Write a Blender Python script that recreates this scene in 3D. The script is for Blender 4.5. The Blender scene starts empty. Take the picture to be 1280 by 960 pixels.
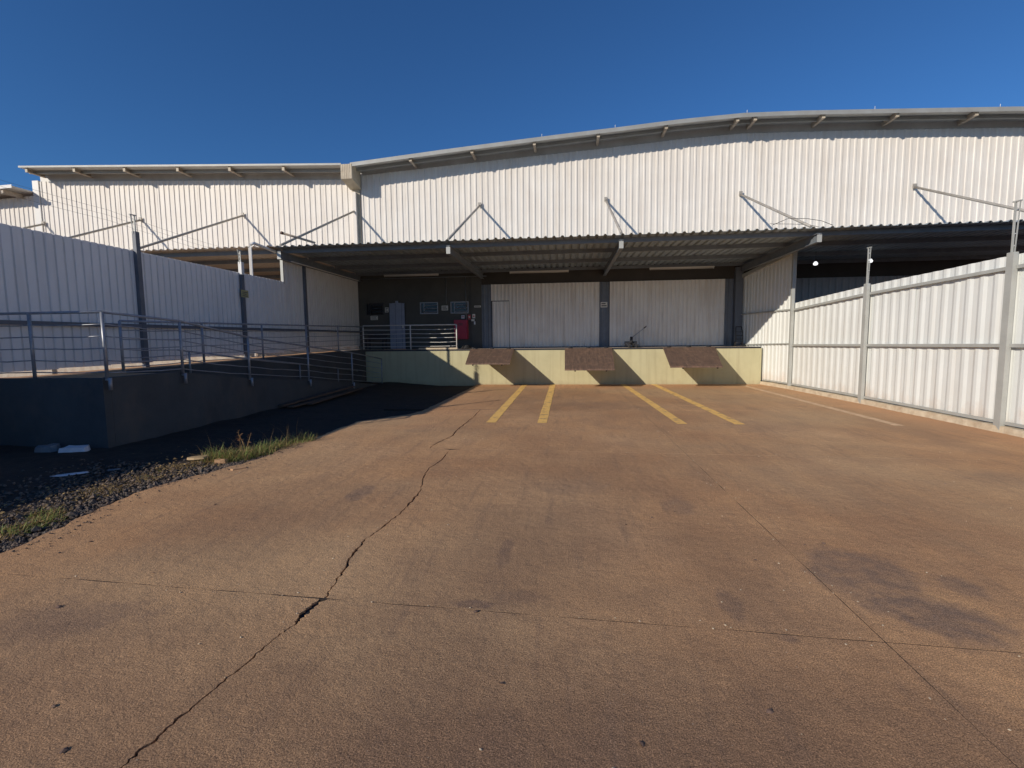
import bpy, bmesh, math, random
from mathutils import Vector, Matrix, noise
random.seed(7)
S = bpy.context.scene
col = S.collection

# ------------------------------------------------------------------ camera
F_PX = 600.0
pitch = math.atan(54.3 / F_PX); yaw = math.atan(67 / F_PX); roll = 0.011
fwd = Vector((-math.sin(yaw), math.cos(yaw), 0)); rgt = Vector((math.cos(yaw), math.sin(yaw), 0)); up = Vector((0, 0, 1))
fw = fwd * math.cos(pitch) - up * math.sin(pitch)
uu = up * math.cos(pitch) + fwd * math.sin(pitch)
r2 = rgt * math.cos(roll) - uu * math.sin(roll)
u2 = uu * math.cos(roll) + rgt * math.sin(roll)
cam_d = bpy.data.cameras.new('camera'); cam = bpy.data.objects.new('camera', cam_d); col.objects.link(cam)
cam_d.sensor_width = 36; cam_d.lens = F_PX / 1280 * 36; cam_d.clip_end = 3000; cam_d.clip_start = 0.05
M = Matrix((r2, u2, -fw)).transposed().to_4x4(); M.translation = (0, 0, 1.7)
cam.matrix_world = M
S.camera = cam

# ------------------------------------------------------------------ sky, sun, exposure
sd = Vector((0.93, 1.0, -0.595)).normalized()
elev = math.asin(-sd.z); az = math.atan2(-sd.x, -sd.y)
w = bpy.data.worlds.new('World'); S.world = w; w.use_nodes = True
nt = w.node_tree; bg = nt.nodes['Background']
sky = nt.nodes.new('ShaderNodeTexSky'); sky.sky_type = 'NISHITA'; sky.sun_disc = False
sky.sun_elevation = elev; sky.sun_rotation = az
sky.altitude = 0; sky.air_density = 1.0; sky.dust_density = 0.0; sky.ozone_density = 10.0
hs_ = nt.nodes.new('ShaderNodeHueSaturation'); hs_.inputs['Saturation'].default_value = 1.03
nt.links.new(sky.outputs[0], hs_.inputs['Color']); nt.links.new(hs_.outputs[0], bg.inputs[0]); bg.inputs[1].default_value = 0.096
sl = bpy.data.lights.new('sun', 'SUN'); sl.energy = 4.0; sl.angle = math.radians(0.5); sl.color = (1.0, 0.90, 0.77)
so = bpy.data.objects.new('sun', sl); col.objects.link(so); so.rotation_euler = sd.to_track_quat('-Z', 'Y').to_euler()
S.view_settings.view_transform = 'Standard'; S.view_settings.look = 'None'
S.view_settings.exposure = 0.0; S.view_settings.gamma = 1.0
S.cycles.max_bounces = 8; S.cycles.diffuse_bounces = 4

# ------------------------------------------------------------------ materials
def mat(name, c, rough=0.6, metal=0.0, c2=None, nscale=3.0, stretch=(1, 1, 1), amt=1.0, bump=0.0, bscale=60.0, streak=None, lo=0.35, hi=0.65, spec=0.4):
    m = bpy.data.materials.new(name); m.use_nodes = True
    n = m.node_tree.nodes; l = m.node_tree.links; b = n['Principled BSDF']
    b.inputs['Roughness'].default_value = rough; b.inputs['Metallic'].default_value = metal
    b.inputs['Specular IOR Level'].default_value = spec
    b.inputs['Base Color'].default_value = (*c, 1)
    tc = n.new('ShaderNodeNewGeometry')
    out = None
    if c2:
        mp = n.new('ShaderNodeMapping'); mp.inputs['Scale'].default_value = stretch; l.new(tc.outputs['Position'], mp.inputs[0])
        nz = n.new('ShaderNodeTexNoise'); nz.inputs['Scale'].default_value = nscale; nz.inputs['Detail'].default_value = 8; nz.inputs['Roughness'].default_value = 0.65
        l.new(mp.outputs[0], nz.inputs['Vector'])
        cr = n.new('ShaderNodeValToRGB'); cr.color_ramp.elements[0].position = lo; cr.color_ramp.elements[1].position = hi
        cr.color_ramp.elements[0].color = (*c, 1); cr.color_ramp.elements[1].color = (*c2, 1)
        l.new(nz.outputs['Fac'], cr.inputs[0]); out = cr.outputs[0]
    if streak:
        mp = n.new('ShaderNodeMapping'); mp.inputs['Scale'].default_value = (6, 6, 0.35); l.new(tc.outputs['Position'], mp.inputs[0])
        nz = n.new('ShaderNodeTexNoise'); nz.inputs['Scale'].default_value = 1.2; nz.inputs['Detail'].default_value = 6
        l.new(mp.outputs[0], nz.inputs['Vector'])
        cr = n.new('ShaderNodeValToRGB'); cr.color_ramp.elements[0].position = 0.5; cr.color_ramp.elements[1].position = 0.8
        cr.color_ramp.elements[0].color = (0, 0, 0, 1); cr.color_ramp.elements[1].color = (streak[3],) * 3 + (1,)
        l.new(nz.outputs['Fac'], cr.inputs[0])
        mx = n.new('ShaderNodeMixRGB'); l.new(cr.outputs[0], mx.inputs[0])
        if out: l.new(out, mx.inputs[1])
        else: mx.inputs[1].default_value = (*c, 1)
        mx.inputs[2].default_value = (*streak[:3], 1); out = mx.outputs[0]
    if out: l.new(out, b.inputs['Base Color'])
    if bump:
        nz = n.new('ShaderNodeTexNoise'); nz.inputs['Scale'].default_value = bscale; nz.inputs['Detail'].default_value = 4
        l.new(tc.outputs['Position'], nz.inputs['Vector'])
        bp = n.new('ShaderNodeBump'); bp.inputs['Strength'].default_value = 1.0; bp.inputs['Distance'].default_value = bump
        l.new(nz.outputs['Fac'], bp.inputs['Height']); l.new(bp.outputs[0], b.inputs['Normal'])
    return m

WHITE = mat('white_sheet_paint', (0.79, 0.755, 0.69), 0.5, c2=(0.735, 0.69, 0.62), nscale=0.8, streak=(0.50, 0.42, 0.33, 0.35), bump=0.002, bscale=3)
FENCEW = mat('fence_sheet_paint', (0.77, 0.795, 0.765), 0.42, c2=(0.72, 0.74, 0.705), nscale=0.9, streak=(0.55, 0.46, 0.36, 0.25), bump=0.003, bscale=2.5)
FENCEL = mat('left_fence_paint', (0.84, 0.82, 0.79), 0.45, c2=(0.78, 0.76, 0.73), nscale=0.9, streak=(0.45, 0.42, 0.38, 0.3), bump=0.003, bscale=2.5)
DOORW = mat('sliding_door_paint', (0.80, 0.77, 0.72), 0.5, c2=(0.74, 0.70, 0.65), nscale=1.5, streak=(0.36, 0.28, 0.2, 0.5))
CANOPY = mat('canopy_sheet_zinc', (0.33, 0.395, 0.44), 0.5, 0.1, c2=(0.26, 0.315, 0.35), nscale=1.0, streak=(0.18, 0.15, 0.12, 0.5))
ROOFM = mat('roof_sheet', (0.58, 0.57, 0.54), 0.5, 0.1, c2=(0.48, 0.46, 0.42), nscale=1.2)
CANOPYB = mat('beige_canopy_sheet', (0.55, 0.47, 0.38), 0.6, c2=(0.47, 0.39, 0.31), nscale=1.0)
TRIM = mat('roof_trim_grey', (0.36, 0.37, 0.355), 0.5, 0.1, c2=(0.30, 0.30, 0.28), nscale=2)
PURL = mat('purlin_beige', (0.50, 0.44, 0.36), 0.6, c2=(0.36, 0.28, 0.21), nscale=4)
STEEL = mat('painted_steel_grey', (0.21, 0.235, 0.26), 0.5, 0.1, c2=(0.165, 0.185, 0.205), nscale=4)
POSTG = mat('fence_post_grey', (0.46, 0.47, 0.44), 0.5, 0.1, c2=(0.40, 0.41, 0.38), nscale=3)
POSTD = mat('dark_fence_post', (0.15, 0.165, 0.19), 0.5, 0.1, c2=(0.12, 0.13, 0.15), nscale=3)
RAIL = mat('railing_paint', (0.36, 0.38, 0.41), 0.4, 0.3, c2=(0.26, 0.27, 0.29), nscale=8)
RAILW = mat('dock_railing_paint', (0.72, 0.71, 0.68), 0.45, c2=(0.62, 0.60, 0.56), nscale=8)
RODM = mat('tie_rod_grey', (0.40, 0.38, 0.34), 0.5, 0.1, c2=(0.32, 0.29, 0.25), nscale=5)
DARKW = mat('dark_wall_paint', (0.105, 0.105, 0.095), 0.8, c2=(0.085, 0.085, 0.078), nscale=1.5, bump=0.002, bscale=40)
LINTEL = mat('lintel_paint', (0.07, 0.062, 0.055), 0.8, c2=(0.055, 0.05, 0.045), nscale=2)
KHAKI = mat('dock_wall_khaki', (0.54, 0.505, 0.31), 0.85, c2=(0.49, 0.455, 0.275), nscale=1.3, streak=(0.30, 0.25, 0.15, 0.4), bump=0.003, bscale=30)
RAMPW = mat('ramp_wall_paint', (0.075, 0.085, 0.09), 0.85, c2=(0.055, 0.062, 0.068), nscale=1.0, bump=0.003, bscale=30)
RAMPF = mat('ramp_floor_concrete', (0.55, 0.33, 0.18), 0.9, c2=(0.42, 0.25, 0.13), nscale=3, bump=0.003, bscale=60)
DOCKF = mat('dock_floor_concrete', (0.50, 0.43, 0.35), 0.8, c2=(0.42, 0.35, 0.28), nscale=2)
BLUEG = mat('blue_grey_steel', (0.17, 0.19, 0.22), 0.5, 0.1, c2=(0.14, 0.155, 0.18), nscale=3)
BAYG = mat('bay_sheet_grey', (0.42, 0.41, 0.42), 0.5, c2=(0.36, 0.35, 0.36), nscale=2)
DOORB = mat('entrance_door_shade_tint', (0.36, 0.40, 0.50), 0.5, c2=(0.30, 0.34, 0.43), nscale=3)  # white door; the blue of its shade is mixed into the colour
RUST = mat('rusty_steel_plate', (0.165, 0.105, 0.078), 0.75, 0.15, c2=(0.105, 0.072, 0.057), nscale=3, stretch=(5, .6, .6), bump=0.003, bscale=50, streak=(0.33, 0.20, 0.13, 0.5))
BLACK = mat('black_rubber', (0.02, 0.02, 0.022), 0.7)
DARKM = mat('dark_metal', (0.05, 0.05, 0.055), 0.5, 0.4)
REDM = mat('cabinet_red', (0.42, 0.03, 0.06), 0.4, c2=(0.36, 0.025, 0.05), nscale=4)
PAPER = mat('sign_white', (0.72, 0.70, 0.64), 0.6)
PRINT = mat('sign_print', (0.10, 0.10, 0.10), 0.6)
PRINTR = mat('sign_red', (0.55, 0.10, 0.10), 0.6)
SIGNY = mat('sign_yellow', (0.42, 0.38, 0.18), 0.6)
YEL = mat('yellow_road_paint', (0.95, 0.60, 0.17), 0.7, c2=(0.84, 0.51, 0.16), nscale=7, streak=None, bump=0.002, bscale=90)
YELP = mat('faded_road_paint', (0.80, 0.56, 0.34), 0.7, c2=(0.62, 0.42, 0.25), nscale=8, bump=0.002, bscale=90)
CURB = mat('cream_kerb_paint', (0.66, 0.57, 0.42), 0.85, c2=(0.50, 0.40, 0.27), nscale=6, bump=0.004, bscale=30)
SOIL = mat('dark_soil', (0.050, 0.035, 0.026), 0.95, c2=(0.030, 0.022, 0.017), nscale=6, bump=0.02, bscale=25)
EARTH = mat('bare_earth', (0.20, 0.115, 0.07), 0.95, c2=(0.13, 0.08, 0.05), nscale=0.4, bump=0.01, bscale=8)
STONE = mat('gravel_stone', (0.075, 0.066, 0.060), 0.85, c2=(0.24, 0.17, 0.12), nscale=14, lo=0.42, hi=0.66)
GRASS = mat('grass_green', (0.20, 0.29, 0.06), 0.6, c2=(0.36, 0.38, 0.13), nscale=12)
WEEDM = mat('reddish_weed_leaf', (0.36, 0.14, 0.07), 0.7, c2=(0.30, 0.20, 0.09), nscale=20)
DRY = mat('dry_grass', (0.46, 0.33, 0.15), 0.8, c2=(0.30, 0.20, 0.09), nscale=14)
WOOD = mat('old_plank', (0.16, 0.10, 0.065), 0.85, c2=(0.09, 0.06, 0.045), nscale=4, stretch=(8, 1, 8))
CARD = mat('cardboard', (0.42, 0.30, 0.17), 0.85)
PLASTIC = mat('white_plastic', (0.75, 0.76, 0.80), 0.4, c2=(0.60, 0.61, 0.66), nscale=7)
LAMPT = mat('lamp_tube_glass', (0.55, 0.53, 0.48), 0.3)
INSUL = mat('white_insulator', (0.75, 0.74, 0.70), 0.4)
GLASS = mat('window_glass', (0.03, 0.035, 0.045), 0.15)
FRAMEB = mat('window_frame_paint', (0.36, 0.39, 0.44), 0.5)
GUTTER = mat('gutter_box_paint', (0.56, 0.49, 0.37), 0.6, c2=(0.44, 0.37, 0.27), nscale=4)
WIRE = mat('fence_wire', (0.22, 0.22, 0.22), 0.4, 0.6)
def emis(name, c, e):
    m = bpy.data.materials.new(name); m.use_nodes = True; b = m.node_tree.nodes['Principled BSDF']
    b.inputs['Base Color'].default_value = (*c, 1); b.inputs['Emission Color'].default_value = (*c, 1); b.inputs['Emission Strength'].default_value = e
    return m
BULB = emis('lit_bulb', (1, 1, 1), 1.3)

for gm in (GRASS, DRY, WEEDM):
    n_ = gm.node_tree.nodes; l_ = gm.node_tree.links; b_ = n_['Principled BSDF']; o_ = n_['Material Output']
    tr = n_.new('ShaderNodeBsdfTranslucent'); ms = n_.new('ShaderNodeMixShader'); ms.inputs[0].default_value = 0.35
    l_.new(b_.inputs['Base Color'].links[0].from_socket, tr.inputs['Color']); l_.new(b_.outputs[0], ms.inputs[1]); l_.new(tr.outputs[0], ms.inputs[2]); l_.new(ms.outputs[0], o_.inputs['Surface'])
def wear(m, c, scale, lo, hi, stretch=(1, 1, 1), zmax=None, k=1.0):
    """lay worn or dusty patches of colour c over a material; zmax keeps them near the foot of a wall"""
    n = m.node_tree.nodes; l = m.node_tree.links; b = n['Principled BSDF']; src = b.inputs['Base Color']
    g = n.new('ShaderNodeNewGeometry'); mp = n.new('ShaderNodeMapping'); mp.inputs['Scale'].default_value = stretch; l.new(g.outputs['Position'], mp.inputs[0])
    t = n.new('ShaderNodeTexNoise'); t.inputs['Scale'].default_value = scale; t.inputs['Detail'].default_value = 9; t.inputs['Roughness'].default_value = 0.7; l.new(mp.outputs[0], t.inputs['Vector'])
    f = t.outputs['Fac']
    if zmax:
        sx = n.new('ShaderNodeSeparateXYZ'); l.new(g.outputs['Position'], sx.inputs[0]); mr = n.new('ShaderNodeMapRange')
        mr.inputs[1].default_value = zmax[0]; mr.inputs[2].default_value = zmax[1]; mr.inputs[3].default_value = 0.28; mr.inputs[4].default_value = -0.25; l.new(sx.outputs[2], mr.inputs[0])
        ad = n.new('ShaderNodeMath'); ad.operation = 'ADD'; l.new(f, ad.inputs[0]); l.new(mr.outputs[0], ad.inputs[1]); f = ad.outputs[0]
    r = n.new('ShaderNodeMapRange'); r.inputs[1].default_value = lo; r.inputs[2].default_value = hi; r.inputs[4].default_value = k; l.new(f, r.inputs[0])
    mx = n.new('ShaderNodeMixRGB'); l.new(r.outputs[0], mx.inputs[0])
    if src.links: l.new(src.links[0].from_socket, mx.inputs[1])
    else: mx.inputs[1].default_value = src.default_value
    mx.inputs[2].default_value = (*c, 1); l.new(mx.outputs[0], src)
wear(YEL, (0.42, 0.25, 0.13), 5, 0.52, 0.60, k=0.8); wear(YEL, (0.52, 0.31, 0.15), 45, 0.58, 0.66, k=0.6); wear(YELP, (0.50, 0.31, 0.17), 6, 0.46, 0.58, k=0.8)
wear(FENCEW, (0.55, 0.36, 0.22), 2.2, 0.55, 0.95, (1, 1, .5), (0.1, 0.9), 0.65)
wear(KHAKI, (0.36, 0.25, 0.15), 3.0, 0.55, 0.85, (1, 1, .7), (0.0, 0.35), 0.35); wear(KHAKI, (0.34, 0.30, 0.19), 7.0, 0.64, 0.74, (1, 1, .3), None, 0.25)
wear(CURB, (0.42, 0.29, 0.19), 4.0, 0.54, 0.70, k=0.6)
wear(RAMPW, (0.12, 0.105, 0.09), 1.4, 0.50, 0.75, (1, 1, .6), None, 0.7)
wear(DOORW, (0.50, 0.42, 0.33), 1.6, 0.55, 0.75, (1, 1, .4), None, 0.5)
wear(RUST, (0.25, 0.165, 0.12), 3.0, 0.52, 0.66, (6, .6, .6), None, 0.7)
wear(WHITE, (0.62, 0.55, 0.47), 1.1, 0.56, 0.78, (2, 1, .25), None, 0.4)

# dusty yard concrete with its stains, tyre smears and aggregate
def slab_material():
    m = bpy.data.materials.new('yard_concrete'); m.use_nodes = True
    n = m.node_tree.nodes; l = m.node_tree.links; b = n['Principled BSDF']
    b.inputs['Roughness'].default_value = 0.85; b.inputs['Specular IOR Level'].default_value = 0.25
    g = n.new('ShaderNodeNewGeometry'); P = g.outputs['Position']
    def nz(scale, detail=8, rough=0.6, stretch=(1, 1, 1), off=(0, 0, 0), dist=0.0):
        mp = n.new('ShaderNodeMapping'); mp.inputs['Scale'].default_value = stretch; mp.inputs['Location'].default_value = off; l.new(P, mp.inputs[0])
        t = n.new('ShaderNodeTexNoise'); t.inputs['Scale'].default_value = scale; t.inputs['Detail'].default_value = detail
        t.inputs['Roughness'].default_value = rough; t.inputs['Distortion'].default_value = dist; l.new(mp.outputs[0], t.inputs['Vector'])
        return t.outputs['Fac']
    def ramp(f, stops):
        r = n.new('ShaderNodeValToRGB'); e = r.color_ramp.elements
        while len(e) < len(stops): e.new(0.5)
        for i, (p, c) in enumerate(stops):
            e[i].position = p; e[i].color = (*c, 1) if isinstance(c, tuple) else (c, c, c, 1)
        l.new(f, r.inputs[0]); return r.outputs[0]
    def mix(f, a, c, kind='MIX'):
        x = n.new('ShaderNodeMixRGB'); x.blend_type = kind
        for i, v in ((0, f), (1, a), (2, c)):
            if isinstance(v, (float, int)): x.inputs[i].default_value = v if i == 0 else (v, v, v, 1)
            elif isinstance(v, tuple): x.inputs[i].default_value = (*v, 1)
            else: l.new(v, x.inputs[i])
        return x.outputs[0]
    def math_(op, a, c=None):
        x = n.new('ShaderNodeMath'); x.operation = op
        for i, v in ((0, a), (1, c)):
            if v is None: continue
            if isinstance(v, (float, int)): x.inputs[i].default_value = v
            else: l.new(v, x.inputs[i])
        return x.outputs[0]
    base = ramp(nz(0.35, 10, 0.6), [(0.32, (0.43, 0.228, 0.112)), (0.5, (0.56, 0.322, 0.160)), (0.68, (0.65, 0.395, 0.210))])
    base = mix(ramp(nz(1.7, 9, 0.7, off=(5, 2, 0)), [(0.40, 0.0), (0.72, 0.55)]), base, (0.32, 0.195, 0.115))
    base = mix(ramp(nz(0.9, 6, 0.6, (1.6, 0.28, 1), (3, 9, 0)), [(0.50, 0.0), (0.75, 0.5)]), base, (0.29, 0.182, 0.115))
    # greyer towards the right hand lane, redder dust by the dock: patches with their own shape
    base = mix(ramp(nz(0.22, 5, 0.5, off=(11, 4, 0)), [(0.45, 0.0), (0.65, 0.45)]), base, (0.53, 0.375, 0.215))
    sp = n.new('ShaderNodeSeparateXYZ'); l.new(P, sp.inputs[0])
    wob = nz(1.6, 7, 0.65, off=(2, 7, 0)); wobc = math_('SUBTRACT', wob, 0.5)
    stains = [(2.15, 3.60, 0.42, 0.40, 0.75), (2.30, 3.05, 0.40, 0.30, 0.85), (2.65, 3.45, 0.16, 0.22, 0.6), (-0.49, 3.75, 0.06, 0.30, 0.75), (-0.60, 2.93, 0.16, 0.06, 0.95),
              (-0.35, 3.05, 0.22, 0.10, 0.5), (1.05, 3.02, 0.07, 0.20, 0.6), (1.25, 2.74, 0.07, 0.06, 0.6), (-0.35, 1.75, 0.22, 0.40, 0.7), (0.10, 1.55, 0.30, 0.35, 0.6),
              (1.15, 4.9, 0.16, 0.30, 0.45), (-2.3, 5.0, 0.10, 0.28, 0.7), (-3.1, 2.55, 0.5, 0.25, 0.55), (0.0, 5.6, 0.5, 0.4, 0.35), (3.2, 2.2, 0.45, 0.3, 0.7),
              (3.9, 9.5, 0.8, 0.7, 0.25), (1.0, 12.5, 1.5, 0.8, 0.35), (5.5, 6.2, 0.9, 0.4, 0.3), (-2.6, 9.2, 0.6, 0.5, 0.3)]
    tot = None
    for (x, y, a, c, k) in stains:
        dx = math_('DIVIDE', math_('SUBTRACT', sp.outputs[0], x), a); dy = math_('DIVIDE', math_('SUBTRACT', sp.outputs[1], y), c)
        d = math_('SQRT', math_('ADD', math_('MULTIPLY', dx, dx), math_('MULTIPLY', dy, dy)))
        d = math_('ADD', d, math_('MULTIPLY', wobc, 3.0))
        r = n.new('ShaderNodeMapRange'); r.inputs[1].default_value = 1.08; r.inputs[2].default_value = 0.66; r.inputs[3].default_value = 0; r.inputs[4].default_value = k
        l.new(d, r.inputs[0]); tot = r.outputs[0] if tot is None else math_('MAXIMUM', tot, r.outputs[0])
    tot = math_('MULTIPLY', tot, ramp(nz(7, 6, 0.7), [(0.35, 0.45), (0.6, 1.0)]))
    base = mix(tot, base, (0.21, 0.145, 0.110))
    grime = [(0.1, 1.5, 2.3, 1.35, 0.85), (-0.25, 3.7, 1.0, 1.5, 0.55), (-3.0, 1.7, 1.9, 1.2, 0.6), (0.2, 6.2, 1.3, 1.6, 0.3), (-2.9, 4.3, 0.9, 1.1, 0.3), (1.2, 3.3, 0.5, 1.3, 0.45), (-0.5, 13.5, 2.2, 2.5, 0.3)]
    gt = None; wob2 = math_('SUBTRACT', nz(0.8, 8, 0.7, off=(7, 3, 0)), 0.5)
    for (x, y, a, c, k) in grime:
        dx = math_('DIVIDE', math_('SUBTRACT', sp.outputs[0], x), a); dy = math_('DIVIDE', math_('SUBTRACT', sp.outputs[1], y), c)
        d = math_('ADD', math_('SQRT', math_('ADD', math_('MULTIPLY', dx, dx), math_('MULTIPLY', dy, dy))), math_('MULTIPLY', wob2, 2.2))
        r = n.new('ShaderNodeMapRange'); r.inputs[1].default_value = 1.35; r.inputs[2].default_value = 0.35; r.inputs[3].default_value = 0; r.inputs[4].default_value = k
        l.new(d, r.inputs[0]); gt = r.outputs[0] if gt is None else math_('MAXIMUM', gt, r.outputs[0])
    base = mix(gt, base, (0.235, 0.140, 0.085))
    dusty = None
    for (x, y, a, c, k) in [(1.5, 18.3, 8.0, 1.6, 0.8), (7.6, 12.0, 0.9, 6.0, 0.6), (-3.0, 13.0, 1.2, 4.0, 0.5)]:
        dx = math_('DIVIDE', math_('SUBTRACT', sp.outputs[0], x), a); dy = math_('DIVIDE', math_('SUBTRACT', sp.outputs[1], y), c)
        d = math_('ADD', math_('SQRT', math_('ADD', math_('MULTIPLY', dx, dx), math_('MULTIPLY', dy, dy))), math_('MULTIPLY', wob2, 1.8))
        r = n.new('ShaderNodeMapRange'); r.inputs[1].default_value = 1.25; r.inputs[2].default_value = 0.45; r.inputs[3].default_value = 0; r.inputs[4].default_value = k
        l.new(d, r.inputs[0]); dusty = r.outputs[0] if dusty is None else math_('MAXIMUM', dusty, r.outputs[0])
    base = mix(dusty, base, (0.60, 0.325, 0.165))
    streaks = ramp(nz(3.2, 7, 0.7, (2.2, 0.22, 1), (4, 1, 0)), [(0.54, 0.0), (0.70, 0.45)])
    base = mix(streaks, base, (0.22, 0.145, 0.10))
    # aggregate speckle and pale grit
    base = mix(1.0, base, ramp(nz(150, 3, 0.8), [(0.36, 0.34), (0.5, 0.96), (0.64, 1.75)]), 'MULTIPLY')
    base = mix(1.0, base, ramp(nz(32, 5, 0.75, off=(1, 1, 0)), [(0.30, 0.78), (0.55, 1.02), (0.74, 1.18)]), 'MULTIPLY')
    base = mix(ramp(nz(60, 2, 0.5, off=(9, 3, 0)), [(0.70, 0.0), (0.76, 0.6)]), base, (0.55, 0.42, 0.30))
    l.new(base, b.inputs['Base Color'])
    h = math_('ADD', math_('MULTIPLY', nz(70, 5, 0.75), 0.6), math_('MULTIPLY', nz(9, 6, 0.6), 1.2))
    bp = n.new('ShaderNodeBump'); bp.inputs['Strength'].default_value = 0.9; bp.inputs['Distance'].default_value = 0.012
    l.new(h, bp.inputs['Height']); l.new(bp.outputs[0], b.inputs['Normal'])
    return m
SLAB = slab_material()

# ------------------------------------------------------------------ helpers
def link(name, me, m, parent=None):
    o = bpy.data.objects.new(name, me)
    if m and not me.materials: me.materials.append(m)
    col.objects.link(o)
    if parent: o.parent = parent
    return o
def empty(name, loc=(0, 0, 0)):
    o = bpy.data.objects.new(name, None); o.empty_display_size = 0.2; o.location = loc; col.objects.link(o); return o
def tag(o, label=None, cat=None, group=None, kind=None):
    if label: o['label'] = label
    if cat: o['category'] = cat
    if group: o['group'] = group
    if kind: o['kind'] = kind
    return o
def local(o, p):   # world point -> coordinates of a child of Empty o (translation only)
    return Vector(p)
def bm_obj(name, bm, m, parent=None, smooth=False):
    me = bpy.data.meshes.new(name); bm.normal_update(); bm.to_mesh(me); bm.free()
    if smooth:
        for p in me.polygons: p.use_smooth = True
    o = link(name, me, m, parent)
    if parent is not None and parent.type == 'EMPTY' and parent.location.length > 0:
        o.location = -Vector(parent.location)
    return o
def box(bm, a, b):
    x0, y0, z0 = a; x1, y1, z1 = b
    v = [bm.verts.new(p) for p in ((x0, y0, z0), (x1, y0, z0), (x1, y1, z0), (x0, y1, z0), (x0, y0, z1), (x1, y0, z1), (x1, y1, z1), (x0, y1, z1))]
    for f in ((0, 3, 2, 1), (4, 5, 6, 7), (0, 1, 5, 4), (1, 2, 6, 5), (2, 3, 7, 6), (3, 0, 4, 7)): bm.faces.new([v[i] for i in f])
def boxo(name, a, b, m, parent=None):
    bm = bmesh.new(); box(bm, a, b); return bm_obj(name, bm, m, parent)
def bar(bm, p, q, w, h, upv=(0, 0, 1)):
    p = Vector(p); q = Vector(q); d = (q - p).normalized(); s = d.cross(Vector(upv))
    if s.length < 1e-4: s = d.cross(Vector((0, 1, 0)))
    s.normalize(); t = s.cross(d)
    v = []
    for c in (p, q):
        for a, b in ((-1, -1), (1, -1), (1, 1), (-1, 1)): v.append(bm.verts.new(c + s * a * w / 2 + t * b * h / 2))
    for f in ((3, 2, 1, 0), (4, 5, 6, 7), (0, 1, 5, 4), (1, 2, 6, 5), (2, 3, 7, 6), (3, 0, 4, 7)): bm.faces.new([v[i] for i in f])
def tube(bm, pts, r, seg=8, caps=True):
    pts = [Vector(p) for p in pts]; rings = []
    for i, p in enumerate(pts):
        d = (pts[min(i + 1, len(pts) - 1)] - pts[max(i - 1, 0)]).normalized()
        s = d.cross(Vector((0, 0, 1)))
        if s.length < 0.05: s = d.cross(Vector((0, 1, 0)))
        s.normalize(); t = s.cross(d)
        rr = r[i] if isinstance(r, (list, tuple)) else r
        rings.append([bm.verts.new(p + (s * math.cos(a) + t * math.sin(a)) * rr) for a in [2 * math.pi * k / seg for k in range(seg)]])
    for a, b in zip(rings, rings[1:]):
        for k in range(seg):
            f = bm.faces.new((a[k], a[(k + 1) % seg], b[(k + 1) % seg], b[k])); f.smooth = True
    if caps: bm.faces.new(rings[0][::-1]); bm.faces.new(rings[-1])
def tubeo(name, pts, r, m, parent=None, seg=8):
    bm = bmesh.new(); tube(bm, pts, r, seg); return bm_obj(name, bm, m, parent)
def poly_prism(bm, pts2, z0, z1):
    top = [bm.verts.new((x, y, z1)) for x, y in pts2]; bot = [bm.verts.new((x, y, z0)) for x, y in pts2]
    f = bm.faces.new(top)
    bm.faces.new(bot[::-1])
    for i in range(len(top)):
        j = (i + 1) % len(top); bm.faces.new((top[i], bot[i], bot[j], top[j]))
    bmesh.ops.recalc_face_normals(bm, faces=bm.faces[:])

def rib_profile(width, pitch, depth, phase=0.0, crest=0.16, slope=0.14):
    """(s, n) points of a trapezoidal sheet section"""
    pts = []; k0 = int(math.floor(-phase / pitch)) - 1
    for k in range(k0, int(width / pitch) + 3):
        c = k * pitch + phase
        for ds, h in ((-(crest / 2 + slope) * pitch, 0), (-(crest / 2) * pitch, depth), ((crest / 2) * pitch, depth), ((crest / 2 + slope) * pitch, 0)):
            pts.append((c + ds, h))
    out = []
    def at(s):
        for (a, ha), (b, hb) in zip(pts, pts[1:]):
            if a <= s <= b: return ha + (hb - ha) * ((s - a) / (b - a) if b > a else 0)
        return 0
    out.append((0.0, at(0.0)))
    out += [p for p in pts if 1e-4 < p[0] < width - 1e-4]
    out.append((width, at(width)))
    return out
def sheet(name, O, u, n, v, width, lo, hi, m, parent, pitch=0.245, depth=0.035, phase=0.0, thick=0.003, off=0.0, crest=0.16, slope=0.14, sag=0.0):
    """ribbed sheet: origin O, width along u, ribs out along n, length along v from lo(s) to hi(s)"""
    O = Vector(O); u = Vector(u).normalized(); n = Vector(n).normalized(); v = Vector(v).normalized()
    lo_f = lo if callable(lo) else (lambda s: lo); hi_f = hi if callable(hi) else (lambda s: hi)
    bm = bmesh.new(); prof = rib_profile(width, pitch, depth, phase, crest, slope)
    front = []; back = []
    for s, h in prof:
        base = O + u * s + n * (h + off)
        front.append((bm.verts.new(base + v * lo_f(s)), bm.verts.new(base + v * hi_f(s) + n * sag)))
        bb = base - n * thick
        back.append((bm.verts.new(bb + v * lo_f(s)), bm.verts.new(bb + v * hi_f(s) + n * sag)))
    for i in range(len(prof) - 1):
        a, b = front[i], front[i + 1]; bm.faces.new((a[0], b[0], b[1], a[1]))
        c, d = back[i], back[i + 1]; bm.faces.new((c[0], c[1], d[1], d[0]))
        bm.faces.new((a[0], c[0], d[0], b[0])); bm.faces.new((a[1], b[1], d[1], c[1]))
    for f, k in ((front[0], back[0]), (front[-1], back[-1])): bm.faces.new((f[0], f[1], k[1], k[0]))
    bmesh.ops.recalc_face_normals(bm, faces=bm.faces[:])
    return bm_obj(name, bm, m, parent)
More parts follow.
